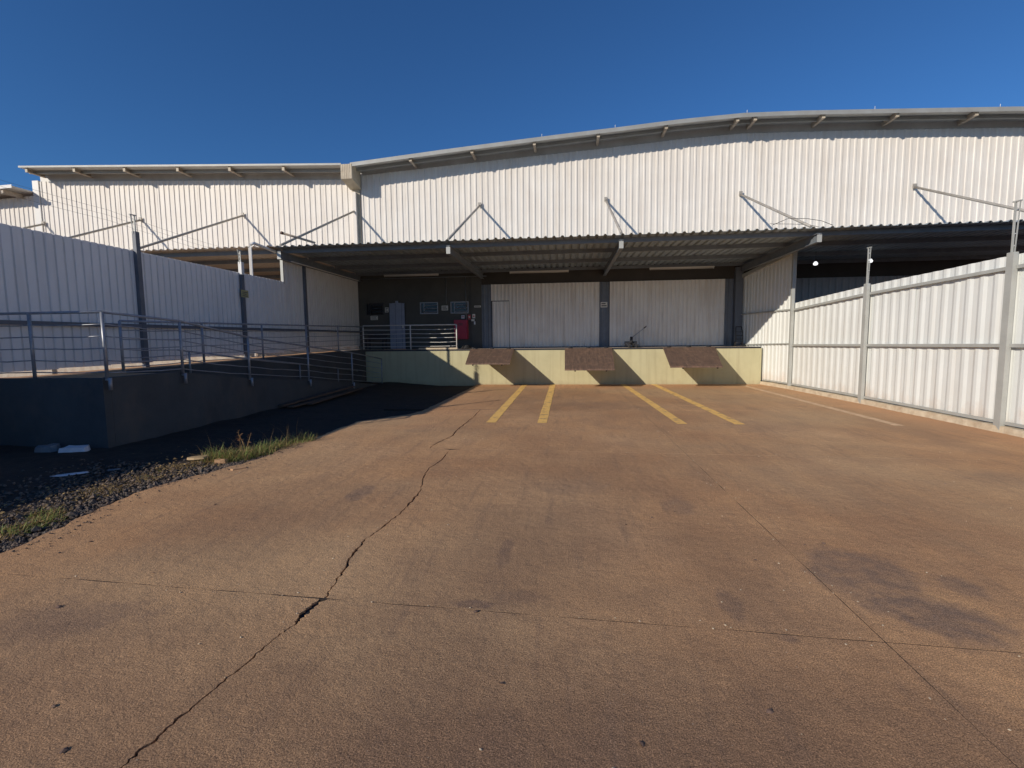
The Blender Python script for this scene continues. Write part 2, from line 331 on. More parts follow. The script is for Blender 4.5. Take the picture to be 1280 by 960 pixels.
def interp(tab):
    def f(x):
        if x <= tab[0][0]: (a, fa), (b, fb) = tab[0], tab[1]
        elif x >= tab[-1][0]: (a, fa), (b, fb) = tab[-2], tab[-1]
        else:
            for (a, fa), (b, fb) in zip(tab, tab[1:]):
                if a <= x <= b: break
        return fa + (fb - fa) * (x - a) / (b - a)
    return f

# ------------------------------------------------------------------ ground
bm = bmesh.new()
vs = [bm.verts.new(p) for p in ((-900, -900, -0.06), (900, -900, -0.06), (900, 900, -0.06), (-900, 900, -0.06))]; bm.faces.new(vs)
tag(bm_obj('ground', bm, EARTH), kind='structure')
yard = tag(empty('concrete_yard'), 'dusty reddish brown concrete yard in front of the loading dock', kind='structure')
def j1(x): return 2.83 - 0.045 * x
def j2(x): return 7.28 - 0.03 * x
JX = 1.775
def jag(a, b, w=0.004, n=22, seed=1):   # slightly ragged edge points between a and b
    r = random.Random(seed); out = []
    for i in range(n + 1):
        t = i / n; x = a[0] + (b[0] - a[0]) * t; y = a[1] + (b[1] - a[1]) * t
        k = w * r.uniform(-1, 1) if 0 < i < n else 0
        dx, dy = b[0] - a[0], b[1] - a[1]; L = math.hypot(dx, dy); out.append((x - dy / L * k, y + dx / L * k))
    return out
crackA = [(-2.02, -4.2), (-1.95, -2.0), (-1.88, 0.0), (-1.80, 1.3), (-1.785, 1.61), (-1.765, 1.76), (-1.74, 1.98), (-1.70, 2.21), (-1.67, 2.47), (-1.635, 2.59), (-1.64, 2.72), (-1.612, 2.895)]
crackA_w = [.005, .005, .005, .006, .005, .010, .004, .007, .004, .005, .026, .018]
crackB = [(-1.60, 2.912), (-1.615, 3.02), (-1.65, 3.28), (-1.71, 3.59), (-1.72, 3.89), (-1.68, 4.11), (-1.635, 4.5), (-1.64, 4.94), (-1.65, 5.22), (-1.77, 5.70), (-1.83, 6.2), (-1.775, 6.58), (-1.80, 7.27)]
crackB_w = [.007, .005, .008, .015, .005, .009, .006, .013, .004, .008, .005, .011, .003]
crackC = [(-2.16, 7.34), (-2.16, 7.61), (-2.10, 8.0), (-2.03, 8.39), (-2.07, 9.0), (-2.06, 9.79), (-2.05, 10.53), (-2.1, 11.66)]
crackC_w = [.004, .012, .013, .014, .012, .014, .008, .006]
def refine(pts, ws, n=9, amp=0.010, seed=3):
    r = random.Random(seed); P = []; W = []
    for i in range(len(pts) - 1):
        for k in range(n):
            t = k / n
            P.append((pts[i][0] + (pts[i + 1][0] - pts[i][0]) * t + (r.uniform(-amp, amp) if k else 0), pts[i][1] + (pts[i + 1][1] - pts[i][1]) * t))
            W.append((ws[i] + (ws[i + 1] - ws[i]) * t) * r.uniform(0.55, 1.35))
    P.append(pts[-1]); W.append(ws[-1]); return P, W
def slab(name_pts, m=SLAB, z=0.0):
    bm = bmesh.new(); poly_prism(bm, name_pts, -0.058, z)
    bmesh.ops.triangulate(bm, faces=[f for f in bm.faces if len(f.verts) > 4], ngon_method='EAR_CLIP')
    return bm_obj('concrete_slab', bm, m, yard)
g = 0.0036
cA, wA = refine(crackA, crackA_w); cB, wB = refine(crackB, crackB_w, seed=5); cC, wC = refine(crackC, crackC_w, seed=8)
leftA = [(x - w_, y) for (x, y), w_ in zip(cA, wA)]; rightA = [(x + w_, y) for (x, y), w_ in zip(cA, wA)]
leftB = [(x - w_, y) for (x, y), w_ in zip(cB, wB)]; rightB = [(x + w_, y) for (x, y), w_ in zip(cB, wB)]
leftC = [(x - w_, y) for (x, y), w_ in zip(cC, wC)]; rightC = [(x + w_, y) for (x, y), w_ in zip(cC, wC)]
edge = [(-4.55, -4.2), (-4.5, 0.0), (-4.55, 2.0), (-4.62, 3.3), (-4.66, 3.7), (-4.86, 4.4), (-4.92, 5.1), (-4.72, 5.7), (-4.55, 6.3), (-4.5, 6.8), (-4.6, 7.2), (-4.58, 7.7), (-4.47, 8.3), (-4.45, 9.8), (-4.0, 10.4), (-3.6, 10.9), (-3.5, 11.7), (-3.40, 18.46)]  # far end follows the fence shadow, so dark soil deepens that shade
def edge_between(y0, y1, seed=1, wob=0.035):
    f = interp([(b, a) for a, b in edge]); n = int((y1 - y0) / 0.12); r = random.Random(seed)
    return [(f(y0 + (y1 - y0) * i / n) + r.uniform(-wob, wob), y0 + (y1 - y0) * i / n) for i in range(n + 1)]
J3 = 11.7; RX = 7.84
slab(edge_between(-4.2, j1(-4.6) - g, 2) + jag((-4.6, j1(-4.6) - g), (-1.66, j1(-1.66) - g), seed=1)[1:-1] + leftA[::-1])
slab(rightA[:-1] + jag((rightA[-2][0] + 0.01, j1(-1.6) - g), (JX - g, j1(JX) - g), seed=2) + [(JX - g, -4.2)])
slab(edge_between(j1(-4.6) + g, j2(-4.6) - g, 3) + jag((-4.6, j2(-4.6) - g), (leftB[-1][0], j2(-1.8) - g), seed=3)[1:-1] + leftB[::-1] + jag((leftB[0][0] - 0.01, j1(-1.6) + g), (-4.55, j1(-4.55) + g), seed=4)[1:-1])
slab(rightB + jag((rightB[-1][0] + 0.01, j2(-1.8) - g), (JX - g, j2(JX) - g), seed=5)[1:] + jag((JX - g, j1(JX) + g), (rightB[0][0] + 0.01, j1(-1.6) + g), seed=6)[:-1])
slab(edge_between(j2(-4.6) + g, J3 - g, 4) + leftC[::-1] + jag((leftC[0][0] - 0.01, j2(-2.16) + g), (-4.55, j2(-4.55) + g), 0.003, seed=7)[1:-1])
slab(rightC + [(JX - .003, J3 - g)] + jag((JX - .003, j2(JX) + g), (rightC[0][0] + 0.01, j2(-2.1) + g), 0.003, seed=8)[:-1])
slab(jag((JX + g, -4.2), (JX + g, j1(JX) - g), seed=9) + [(RX, j1(RX) - g), (RX, -4.2)])
slab(jag((JX + g, j1(JX) + g), (JX + g, j2(JX) - g), seed=10) + [(RX, j2(RX) - g), (RX, j1(RX) + g)])
slab([(JX + .003, j2(JX) + g), (JX + .003, J3 - g), (RX, J3 - g), (RX, j2(RX) + g)])
slab(edge_between(J3 + .001, 18.46, 6) + [(JX - .003, 18.46), (JX - .003, J3 + .001)])
slab([(JX + .003, J3 + .001), (JX + .003, 18.46), (RX, 18.46), (RX, J3 + .001)])
# dirt packed in the joints, a little below the slab tops
bm = bmesh.new()
for (a, b) in (((-4.6, j1(-4.6)), (RX, j1(RX))), ((-4.6, j2(-4.6)), (RX, j2(RX))), ((-4.6, J3), (RX, J3))):
    bar(bm, (a[0], a[1], -0.0208), (b[0], b[1], -0.0208), 0.03, 0.04)
bar(bm, (JX, -4.2, -0.0212), (JX, 18.4, -0.0212), 0.03, 0.04)
tag(bm_obj('joint_dirt', bm, SOIL, yard), kind='stuff')
bm = bmesh.new()
for P_, W_ in ((cA, wA), (cB, wB), (cC, wC)):
    for a, b in zip(P_, P_[1:]): bar(bm, (a[0], a[1], -0.026), (b[0], b[1], -0.026), 0.09, 0.02)
tag(bm_obj('crack_dirt', bm, BLACK, yard), kind='stuff')
# loading bay lines
def line(x0, y0, x1, y1, w_, m, label):
    bm = bmesh.new(); r = random.Random(int(x0 * 100)); n = 40; L = []; Rr = []
    for i in range(n + 1):
        t = i / n; x = x0 + (x1 - x0) * t; y = y0 + (y1 - y0) * t; k = r.uniform(-.006, .006)
        L.append((x - w_ / 2 + k, y)); Rr.append((x + w_ / 2 + r.uniform(-.006, .006), y))
    for a, b, c, d in zip(L, L[1:], Rr[1:], Rr):
        bm.faces.new([bm.verts.new((p[0], p[1], 0.004)) for p in (a, d, c, b)])
    bmesh.ops.remove_doubles(bm, verts=bm.verts, dist=0.0005)
    return tag(bm_obj('painted_line', bm, m, yard), label)
line(-1.55, 9.8, -1.55, 18.44, 0.20, YEL, 'leftmost yellow bay line'); line(-0.48, 9.8, -0.48, 18.44, 0.20, YEL, 'second yellow bay line from the left')
line(2.32, 9.8, 2.17, 18.44, 0.20, YEL, 'third yellow bay line from the left'); line(3.43, 9.8, 3.30, 18.44, 0.20, YEL, 'fourth yellow bay line from the left')
line(6.33, 9.8, 6.35, 18.1, 0.17, YELP, 'faded pale bay line beside the white fence')
# soil along the ramp; its far right part stands in for deep fence shadow
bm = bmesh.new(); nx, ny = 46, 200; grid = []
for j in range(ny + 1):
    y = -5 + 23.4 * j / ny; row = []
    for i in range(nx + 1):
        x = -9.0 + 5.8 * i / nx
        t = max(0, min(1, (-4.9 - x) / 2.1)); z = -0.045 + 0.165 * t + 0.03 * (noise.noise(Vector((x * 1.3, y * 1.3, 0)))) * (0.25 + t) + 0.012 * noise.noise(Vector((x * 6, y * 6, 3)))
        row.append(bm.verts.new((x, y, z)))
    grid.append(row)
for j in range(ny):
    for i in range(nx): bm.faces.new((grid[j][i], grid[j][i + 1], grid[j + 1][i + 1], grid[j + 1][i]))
tag(bm_obj('soil_and_shade_verge', bm, SOIL, smooth=True), kind='structure')
def soil_z(x, y):
    t = max(0, min(1, (-4.9 - x) / 2.1)); return -0.045 + 0.165 * t

# gravel
def blob(bm, c, r, rnd, flat=0.7):
    m_ = Matrix.Rotation(rnd.uniform(0, 6.28), 3, 'Z') @ Matrix.Rotation(rnd.uniform(-.5, .5), 3, 'X')
    P_ = []
    for th in (0, 1, 2, 3, 4):
        a = th * 1.2566; P_.append(Vector((math.cos(a), math.sin(a), rnd.uniform(-.3, .3))))
    P_ = [p * rnd.uniform(.75, 1.2) for p in P_]
    vs = [bm.verts.new(Vector(c) + m_ @ Vector((p.x * r, p.y * r * .8, p.z * r * flat))) for p in P_]
    t = bm.verts.new(Vector(c) + m_ @ Vector((rnd.uniform(-.3, .3) * r, 0, r * flat))); b_ = bm.verts.new(Vector(c) - Vector((0, 0, r * flat)))
    for k in range(5):
        bm.faces.new((vs[k], vs[(k + 1) % 5], t)); bm.faces.new((vs[(k + 1) % 5], vs[k], b_))
rnd = random.Random(11); bm = bmesh.new(); ef = interp([(b, a) for a, b in edge]); cnt = 0
while cnt < 9500:
    y = rnd.uniform(1.2, 7.9); e = ef(y); x = e + 0.02 - abs(rnd.gauss(0, 0.75)) * (1.0 if y < 6 else 0.45)
    if x < -6.9: continue
    r = rnd.uniform(0.010, 0.026) * (1.25 if rnd.random() < .1 else 1)
    blob(bm, (x, y, soil_z(x, y) + rnd.uniform(0.0, 0.022)), r, rnd); cnt += 1
for k in range(70):
    y = rnd.uniform(1.5, 7.4); x = ef(y) - abs(rnd.gauss(0.1, 0.5)); blob(bm, (x, y, soil_z(x, y) + .02), rnd.uniform(.028, .055), rnd)
for k in range(260):
    y = rnd.uniform(1.5, 7.6); x = ef(y) + abs(rnd.gauss(0, 0.14)) + .02; r = rnd.uniform(.004, .013); blob(bm, (x, y, r * .5), r, rnd)
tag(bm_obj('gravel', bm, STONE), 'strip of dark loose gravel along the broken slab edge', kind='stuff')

# ------------------------------------------------------------------ loading dock
FY = 18.5; BY = 20.35; DZ = 1.38
dock = tag(empty('loading_dock', (0, 18.5, 0)), 'raised khaki painted concrete loading dock below the dark back wall', 'loading dock')
boxo('dock_wall', (-8.0, FY, -0.06), (7.14, FY + 0.2, 1.325), KHAKI, dock)
boxo('dock_floor', (-9.0, FY + 0.03, 1.18), (7.02, BY, DZ), DOCKF, dock)
boxo('edge_angle', (-8.0, FY - 0.012, 1.327), (7.12, FY + 0.028, DZ + 0.004), DARKM, dock)
boxo('edge_curb', (-5.75, FY - 0.03, DZ + 0.006), (-4.2, FY + 0.1, DZ + 0.07), CURB, dock)
boxo('side_wall', (-8.98, FY - 0.1, -0.06), (-8.003, FY + 0.19, 1.175), RAMPW, dock)
labels = ['rusty dock plate hanging over the dock edge nearest the red cabinet', 'rusty dock plate hanging below the pillar between the two sliding doors', 'rusty dock plate hanging over the dock edge nearest the white fence']
for i, (xa, xb, xc, xd, dz) in enumerate(((-3.69, -1.97, -3.49, -1.92, 0.46), (-0.02, 1.75, -0.02, 1.67, 0.68), (3.62, 5.49, 3.50, 5.19, 0.60))):
    t = tag(empty('dock_plate', ((xa + xb) / 2, FY, DZ)), labels[i], 'dock plate', 'rusty plates along the dock edge')
    bm = bmesh.new(); y1 = 16.6; z0 = DZ + 0.012; z1 = DZ - dz
    th = 0.02
    pts = [(xa, FY + 0.02, z0), (xb, FY + 0.02, z0), (xd, y1, z1), (xc, y1, z1)]
    v = [bm.verts.new(p) for p in pts] + [bm.verts.new((p[0], p[1], p[2] - th)) for p in pts]
    for f in ((0, 1, 2, 3), (7, 6, 5, 4), (0, 4, 5, 1), (1, 5, 6, 2), (2, 6, 7, 3), (3, 7, 4, 0)): bm.faces.new([v[k] for k in f])
    bmesh.ops.recalc_face_normals(bm, faces=bm.faces[:]); bm_obj('plate', bm, RUST, t)
    bm = bmesh.new(); bar(bm, (xc, y1 - 0.012, z1 - 0.02), (xd, y1 - 0.012, z1 - 0.02), 0.02, 0.055); bm_obj('lip', bm, RUST, t)
    for k in range(3):
        xx = xa + (xb - xa) * (0.12 + 0.38 * k); tubeo('hinge', ((xx - .08, FY - 0.005, z0 + .015), (xx + .08, FY - 0.005, z0 + .015)), 0.018, DARKM, t, 8)
    for k in range(2):
        xx = xa + (xb - xa) * (0.2 + 0.6 * k)
        bm = bmesh.new(); bar(bm, (xx, FY - 0.03, z0 - 0.07), (xx + (xc - xa) * .5, y1 + 0.05, z1 - 0.06), 0.04, 0.07); bm_obj('support_arm', bm, DARKM, t)

# ------------------------------------------------------------------ access ramp and its railings
RXo = -7.0; RY0 = 6.55
oz = interp([(6.55, 1.17), (8.05, 1.17), (9.95, 0.90), (12.4, 0.66), (15.1, 0.34), (17.9, 0.02)])      # outer lane floor
iz = interp([(6.55, 1.19), (8.0, 1.20), (18.5, 1.375)])                                                # inner lane floor
ramp = tag(empty('access_ramp', (-7.9, 6.55, 0)), 'dark painted concrete ramp doubling back beside the left fence', 'ramp')
def wedge(name, x0, x1, ys, zf, m, zb=-0.1):
    bm = bmesh.new(); top = []; bot = []
    for y in ys:
        top.append((bm.verts.new((x0, y, zf(y))), bm.verts.new((x1, y, zf(y))))); bot.append((bm.verts.new((x0, y, zb)), bm.verts.new((x1, y, zb))))
    for i in range(len(ys) - 1):
        a, b = top[i], top[i + 1]; c, d = bot[i], bot[i + 1]
        bm.faces.new((a[0], a[1], b[1], b[0])); bm.faces.new((c[1], c[0], d[0], d[1])); bm.faces.new((a[1], c[1], d[1], b[1])); bm.faces.new((c[0], a[0], b[0], d[0]))
    bm.faces.new((top[0][1], top[0][0], bot[0][0], bot[0][1])); bm.faces.new((top[-1][0], top[-1][1], bot[-1][1], bot[-1][0]))
    bmesh.ops.recalc_face_normals(bm, faces=bm.faces[:]); return bm_obj(name, bm, m, ramp)
ysO = [8.0, 9.0, 9.95, 11, 12.4, 13.6, 15.1, 16.5, 17.9]
wedge('landing', -9.28, RXo - 0.14, [6.7, 8.0], lambda y: 1.18, RAMPF)
wedge('lower_lane_floor', -7.93, RXo - 0.14, [8.003] + ysO[1:], lambda y: oz(y) - 0.01, RAMPF)
wedge('upper_lane_floor', -9.28, -8.06, [8.003, 18.45], lambda y: iz(y), RAMPF)
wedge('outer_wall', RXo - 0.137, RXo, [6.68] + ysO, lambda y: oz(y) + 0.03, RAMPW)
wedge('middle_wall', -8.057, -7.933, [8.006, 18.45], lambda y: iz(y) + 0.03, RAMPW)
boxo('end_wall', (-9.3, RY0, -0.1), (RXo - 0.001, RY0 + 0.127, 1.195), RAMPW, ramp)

def railing(label, path, zb_path, posts, group, n_r=6, stub=False, top_r=0.021, low_r=0.010, post_bot=None, sag=0.02, RAIL=RAIL):
    """path: [(x,y,ztop)], zb_path: lowest rail z; posts: [(x,y,ztop,zbot)]"""
    p0 = path[0]; t = tag(empty('railing', (p0[0], p0[1], zb_path[0])), label, 'railing', group)
    r_ = random.Random(len(label))
    tubeo('top_rail', path, top_r, RAIL, t, 8)
    for k in range(1, n_r):
        f = k / (n_r - 1); pts = []
        for i in range(len(path) - 1):
            a, b = path[i], path[i + 1]; n = 6
            for q in range(n + (1 if i == len(path) - 2 else 0)):
                s = q / n; zt = a[2] + (b[2] - a[2]) * s; zb = zb_path[i] + (zb_path[i + 1] - zb_path[i]) * s
                sg = -sag * r_.uniform(.3, 1) * math.sin(math.pi * s) * (1.6 if k == n_r - 2 else 1)
                pts.append((a[0] + (b[0] - a[0]) * s, a[1] + (b[1] - a[1]) * s, zt + (zb - zt) * f + sg))
        tubeo('rail', pts, low_r, RAIL, t, 6)
    for (x, y, zt, zb) in posts:
        o = tubeo('post', ((x, y, zb), (x, y, zt)), 0.024, RAIL, t, 8)
        if stub:
            bm = bmesh.new(); tube(bm, ((x + 0.045, y, zb - 0.17), (x + 0.045, y, zb + 0.02)), 0.026, 8)
            bar(bm, (x - 0.02, y, zb - 0.005), (x + 0.045, y, zb - 0.005), 0.04, 0.03)
            bmo = bm_obj('post_bracket', bm, RAIL, t)
    return t
GR = 'grey tube railings of the ramp and dock'
pY = [6.6, 8.07, 9.94, 12.4, 15.1, 17.65]; pT = [2.20, 2.12, 1.84, 1.60, 1.36, 1.06]; pB = [1.28, 1.25, 1.02, 0.78, 0.46, 0.16]
xo = RXo + 0.03
railing('outer sloping railing running down the ramp from the sunlit corner post', [(xo, y, z) for y, z in zip(pY, pT)], pB,
        [(xo, y, zt, zb - 0.10) for y, zt, zb in zip(pY, pT, pB)], GR, stub=True)
railing('level railing across the near end of the ramp landing', [(-10.9, 6.6, 2.20), (-9.6, 6.6, 2.20), (-8.22, 6.6, 2.20), (xo, 6.6, 2.20)], [1.29] * 4,
        [(-9.6, 6.6, 2.2, 1.19), (-8.22, 6.6, 2.2, 1.19)], GR, stub=False)
iy = [7.9, 9.88, 12.0, 14.2, 16.3, 18.5]
railing('long inner railing between the two ramp lanes reaching the dock', [(-8.0, y, iz(y) + 0.93) for y in iy], [iz(y) + 0.10 for y in iy],
        [(-8.0, y, iz(y) + 0.93, iz(y) + 0.03) for y in iy[:-1]], GR)
railing('railing on the dock edge with its sunlit right end by the red cabinet', [(x, FY + 0.12, 2.35) for x in (-8.07, -6.12, -4.25)], [1.52] * 3,
        [(-8.07, FY + 0.12, 2.35, DZ), (-6.12, FY + 0.12, 2.35, DZ), (-4.25, FY + 0.12, 2.35, DZ)], GR, low_r=0.012, RAIL=RAILW)
t = tag(empty('handrail', (-7.86, 9, 1)), 'short lower handrail along the middle wall of the ramp', 'handrail')
ys_ = [9.0, 10.9, 13.2, 15.6, 17.5]
tubeo('rail', [(-7.86, y, oz(y) + 0.55) for y in ys_], 0.016, RAIL, t)
for y in ys_[:4]: tubeo('post', ((-7.86, y + .3, oz(y + .3) + 0.02), (-7.86, y + .3, oz(y + .3) + 0.55)), 0.02, RAIL, t)

# ------------------------------------------------------------------ left fence
lf = tag(empty('sheet_fence', (-9, 0, 0)), 'tall shaded corrugated metal fence behind the ramp on the left', 'fence')
def lf_run(y0, y1, z0, zt0, zt1, m=FENCEL):
    r_ = random.Random(int(y0 * 10)); y = y0; i = 0
    while y < y1 - 0.02:
        wdt = min(0.99, y1 - y); a = zt0 + (zt1 - zt0) * (y - y0) / (y1 - y0); b = zt0 + (zt1 - zt0) * (y + wdt - y0) / (y1 - y0)
        zb = z0 + iz(max(6.55, y)) - 1.19 + r_.uniform(-0.035, 0.03)
        sheet('fence_sheet', (-9.0, y, 0), (0, 1, 0), (1, 0, 0), (0, 0, 1), wdt + 0.015, zb, (lambda s, a=a, b=b, wdt=wdt: a + (b - a) * s / wdt), m, lf, pitch=0.165, depth=0.028, off=(i % 2) * 0.004, crest=0.74, slope=0.05, phase=0.05, sag=r_.uniform(-.008, .008))
        y += wdt; i += 1
lf_run(-7.0, 3.0, 0.06 - 0.0, 2.16, 2.16)
lf_run(3.0, 4.8, 0.06, 2.95, 2.95)
lf_run(4.8, 6.6, 0.06, 3.65, 3.65)
lf_run(6.6, 14.75, 1.31, 3.66, 3.66)
lf_run(14.75, 20.3, 1.31, 4.53, 4.40)
boxo('edge_trim', (-9.05, 14.70, 3.60), (-8.96, 14.745, 4.56), POSTG, lf)
for (y, zt, white) in ((6.0, 3.9, 0), (9.35, 4.05, 0), (12.63, 3.93, 1), (15.9, 4.45, 0)):
    boxo('fence_post', (-8.965, y - 0.05, 1.0), (-8.885, y + 0.05, zt), POSTD if not white else POSTG if False else POSTD, lf)
for zz, h in ((2.10, 0.07),):
    bm = bmesh.new(); bar(bm, (-8.92, 6.65, zz - .02), (-8.92, 20.3, zz + .05), 0.05, h); bm_obj('fence_rail', bm, POSTD, lf)
bm = bmesh.new(); bar(bm, (-9.06, 4.8, 3.56), (-9.06, 14.7, 3.56), 0.05, 0.07); bm_obj('fence_rail', bm, POSTD, lf)
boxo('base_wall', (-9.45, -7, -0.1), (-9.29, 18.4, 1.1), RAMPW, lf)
def antenna(parent, x, y, z0, z1, side, n=4):
    bm = bmesh.new(); bar(bm, (x, y, z0 - 0.25), (x, y, z1), 0.025, 0.025, (0, 1, 0)); bar(bm, (x, y - 0.05, z0 - 0.05), (x, y - 0.09, z1 + .01), 0.014, 0.014, (0, 1, 0)); bar(bm, (x, y - 0.11, z1), (x, y + 0.05, z1 + 0.01), 0.03, 0.02)
    o = bm_obj('wire_bracket', bm, POSTG, parent)
    for k in range(n):
        z = z0 + (z1 - z0) * (k + 0.6) / (n + 0.2)
        bm = bmesh.new(); tube(bm, ((x + side * 0.01, y + 0.01, z), (x + side * 0.07, y + 0.035, z)), [0.016, 0.011], 6)
        io = bm_obj('insulator', bm, INSUL, o)
        if parent.type == 'EMPTY': pass
for (y, z0, z1) in ((9.35, 4.05, 4.38), (12.63, 3.93, 4.25), (6.0, 3.9, 4.5)): antenna(lf, -8.93, y, z0, z1, -1, 3)
boxo('sunlit_post_top', (-8.972, 12.572, 3.60), (-8.878, 12.688, 3.945), INSUL, lf)  # white piece added for the sunlit top of the dark post
bm = bmesh.new()
for k in range(3):
    z = 4.02 + 0.1 * k
    pts = [(-8.97, 6.0, z + .15)] + [(-8.97, 6 + 3.35 * t / 6, z + .15 - .03 * math.sin(math.pi * t / 6)) for t in range(1, 6)] + [(-8.97, 9.35, z + 0.1)] + [(-8.97, 9.35 + 3.28 * t / 6, z + 0.1 - .1 * t / 6 - .03 * math.sin(math.pi * t / 6)) for t in range(1, 7)]
    tube(bm, pts, 0.002, 4)
bm_obj('electric_wire', bm, WIRE, lf)
t = tag(empty('warning_sign', (-8.87, 12.62, 3.1)), 'small yellowish warning plate on the dark left fence post', 'sign')
boxo('plate', (-8.882, 12.50, 2.98), (-8.872, 12.80, 3.18), SIGNY, t)
bm = bmesh.new()
for k in range(3): box(bm, (-8.871, 12.54, 3.01 + .05 * k), (-8.869, 12.76 - .05 * (k % 2), 3.03 + .05 * k))
bm_obj('print', bm, PRINT, t)
t = tag(empty('bent_pipe', (-9.2, 13.5, 1.2)), 'white pipe standing behind the left fence and bending back over its top', 'pipe')
tubeo('pipe', [(-9.22, 13.5, 0), (-9.22, 13.5, 4.50), (-9.22, 13.55, 4.62), (-9.22, 13.68, 4.67), (-9.22, 14.6, 4.62), (-9.2, 15.3, 4.58)], 0.045, INSUL, t, 10)
t = tag(empty('roof_pipe', (-8.3, 14.3, 4.9)), 'short rusty ended pipe lying on the canopy edge above the left fence', 'pipe')
tubeo('pipe', [(-8.55, 14.1, 5.03), (-7.95, 14.9, 4.88)], 0.035, PURL, t, 10)
tubeo('end_cap', [(-8.58, 14.06, 5.04), (-8.54, 14.11, 5.028)], 0.045, RUST, t, 10)

# ------------------------------------------------------------------ right fence
rf = tag(empty('white_fence', (7.6, 10, 0)), 'tall sunlit white corrugated fence along the right side of the yard', 'fence')
fxy = interp([(-4, 7.88), (9.25, 7.70), (13.1, 7.62), (16.75, 7.47)])
ftop = interp([(-4, 3.35), (9.5, 3.07), (13.2, 2.99), (16.4, 2.84), (16.75, 2.82)])
y = -3.9; i = 0
rr = random.Random(4)
while y < 16.73:
    y1 = min(y + 1.19, 16.75); p = Vector((fxy(y), y, 0)); q = Vector((fxy(y1), y1, 0)); u = (q - p); W = u.length; u.normalize(); nrm = Vector((-u.y, u.x, 0))
    sheet('fence_sheet', p, u, nrm, (0, 0, 1), W + 0.02, 0.14, (lambda s, y=y: ftop(y + s) + (0.0)), FENCEW, rf, pitch=0.295, depth=0.020, off=(i % 2) * 0.005, phase=0.12 + rr.uniform(-.01, .01), crest=0.22, slope=0.22, sag=rr.uniform(-.012, .012))
    y = y1; i += 1
# inner panels rising under the canopy
inner_top = interp([(16.78, 4.50), (20.33, 4.12)]); fx2 = interp([(16.75, 7.47), (20.35, 7.02)])
y = 16.78; i = 0
while y < 20.3:
    y1 = min(y + 0.9, 20.33); p = Vector((fx2(y), y, 0)); q = Vector((fx2(y1), y1, 0)); u = (q - p); W = u.length; u.normalize(); nrm = Vector((-u.y, u.x, 0))
    sheet('fence_sheet', p, u, nrm, (0, 0, 1), W + 0.015, 0.13, (lambda s, y=y: inner_top(y + s)), FENCEW, rf, pitch=0.245, depth=0.03, off=(i % 2) * 0.004, phase=0.08, crest=0.22, slope=0.2)
    y = y1; i += 1
for y in (2.0, 5.4, 9.25, 13.1):
    x = fxy(y) - 0.11; boxo('fence_post', (x - 0.04, y - 0.065, 0.0), (x + 0.04, y + 0.065, ftop(y) + 0.03), POSTG, rf)
x = fxy(16.75) - 0.10; boxo('fence_post', (x - 0.05, 16.70, 0.0), (x + 0.04, 16.80, 4.6), POSTG, rf)
def rail_run(ys, zf, xf, h=0.06, d=0.05, off=0.065):
    for a, b in zip(ys, ys[1:]):
        bm = bmesh.new(); bar(bm, (xf(a) - off, a + .07, zf(a)), (xf(b) - off, b - .07, zf(b)), d, h); bm_obj('fence_rail', bm, POSTG, rf)
rail_run([-3.9, 2.0, 5.4, 9.25, 13.1, 16.75], interp([(-4, 1.57), (9.25, 1.52), (16.75, 1.45)]), fxy)
rail_run([-3.9, 2.0, 5.4, 9.25, 13.1, 16.75], lambda y: ftop(y) - 0.22, fxy)
rail_run([-3.9, 2.0, 5.4, 9.25, 13.1, 16.75], lambda y: 0.17, fxy, h=0.05)
rail_run([16.78, 20.3], interp([(16.75, 1.50), (20.3, 1.44)]), fx2, h=0.04, off=0.05)
rail_run([16.78, 20.3], interp([(16.75, 2.62), (20.3, 2.64)]), fx2, h=0.05, off=0.05)
rail_run([16.78, 20.3], lambda y: inner_top(y) + 0.01, fx2, h=0.12, d=0.08, off=0.05)
rail_run([16.78, 18.5], lambda y: 0.17, fx2, h=0.04, off=0.05)
bm = bmesh.new(); r_ = random.Random(9); n = 110; prev = None
for k in range(n + 1):
    y = -3.9 + (18.46 + 3.9) * k / n; xb = (fxy(y) if y < 16.75 else fx2(y)); h = 0.115 + r_.uniform(-.008, .008); fx_ = xb - 0.16 + r_.uniform(-.012, .012)
    ring = [bm.verts.new(p) for p in ((fx_, y, -0.02), (fx_ + .015, y, h), (xb + 0.1, y, h + .01), (xb + 0.1, y, -0.02))]
    if prev:
        for q in range(3): bm.faces.new((prev[q], ring[q], ring[q + 1], prev[q + 1]))
    prev = ring
bmesh.ops.recalc_face_normals(bm, faces=bm.faces[:]); bm_obj('kerb', bm, CURB, rf)
for (y, z1) in ((9.30, 3.95), (13.15, 3.90), (5.4, 4.05), (2.0, 4.1)): antenna(rf, fxy(y) - 0.10, y - .02, ftop(y) + 0.03, z1, 1, 4)

# ------------------------------------------------------------------ warehouse
wh = tag(empty('warehouse', (7, BY, 0)), 'long white corrugated warehouse with curved roof above the loading dock', 'warehouse')
nb = tag(empty('warehouse', (-16, BY, 0)), 'white corrugated warehouse with straight eave on the left beside the gutter box', 'warehouse')
ax = tag(empty('warehouse', (-28, BY, 0)), 'lower white warehouse at the far left edge under its own eave', 'warehouse')
wtop = interp([(-8.75, 8.76), (-3.5, 9.07), (1.39, 9.33), (4.8, 9.55), (6.9, 9.62), (11.8, 9.47), (16.5, 9.28), (23, 8.85)])
rtop = interp([(-8.46, 8.99), (-4.63, 9.29), (-0.5, 9.58), (1.93, 9.73), (4.29, 9.89), (6.58, 9.98), (8.54, 9.94), (11.26, 9.83), (15.94, 9.63), (23, 9.1)])
ltop = interp([(-24.1, 9.23), (-16, 8.90), (-9.0, 8.62)]); lroof = interp([(-24.0, 9.60), (-20.19, 9.44), (-15.32, 9.23), (-9.1, 8.97)])
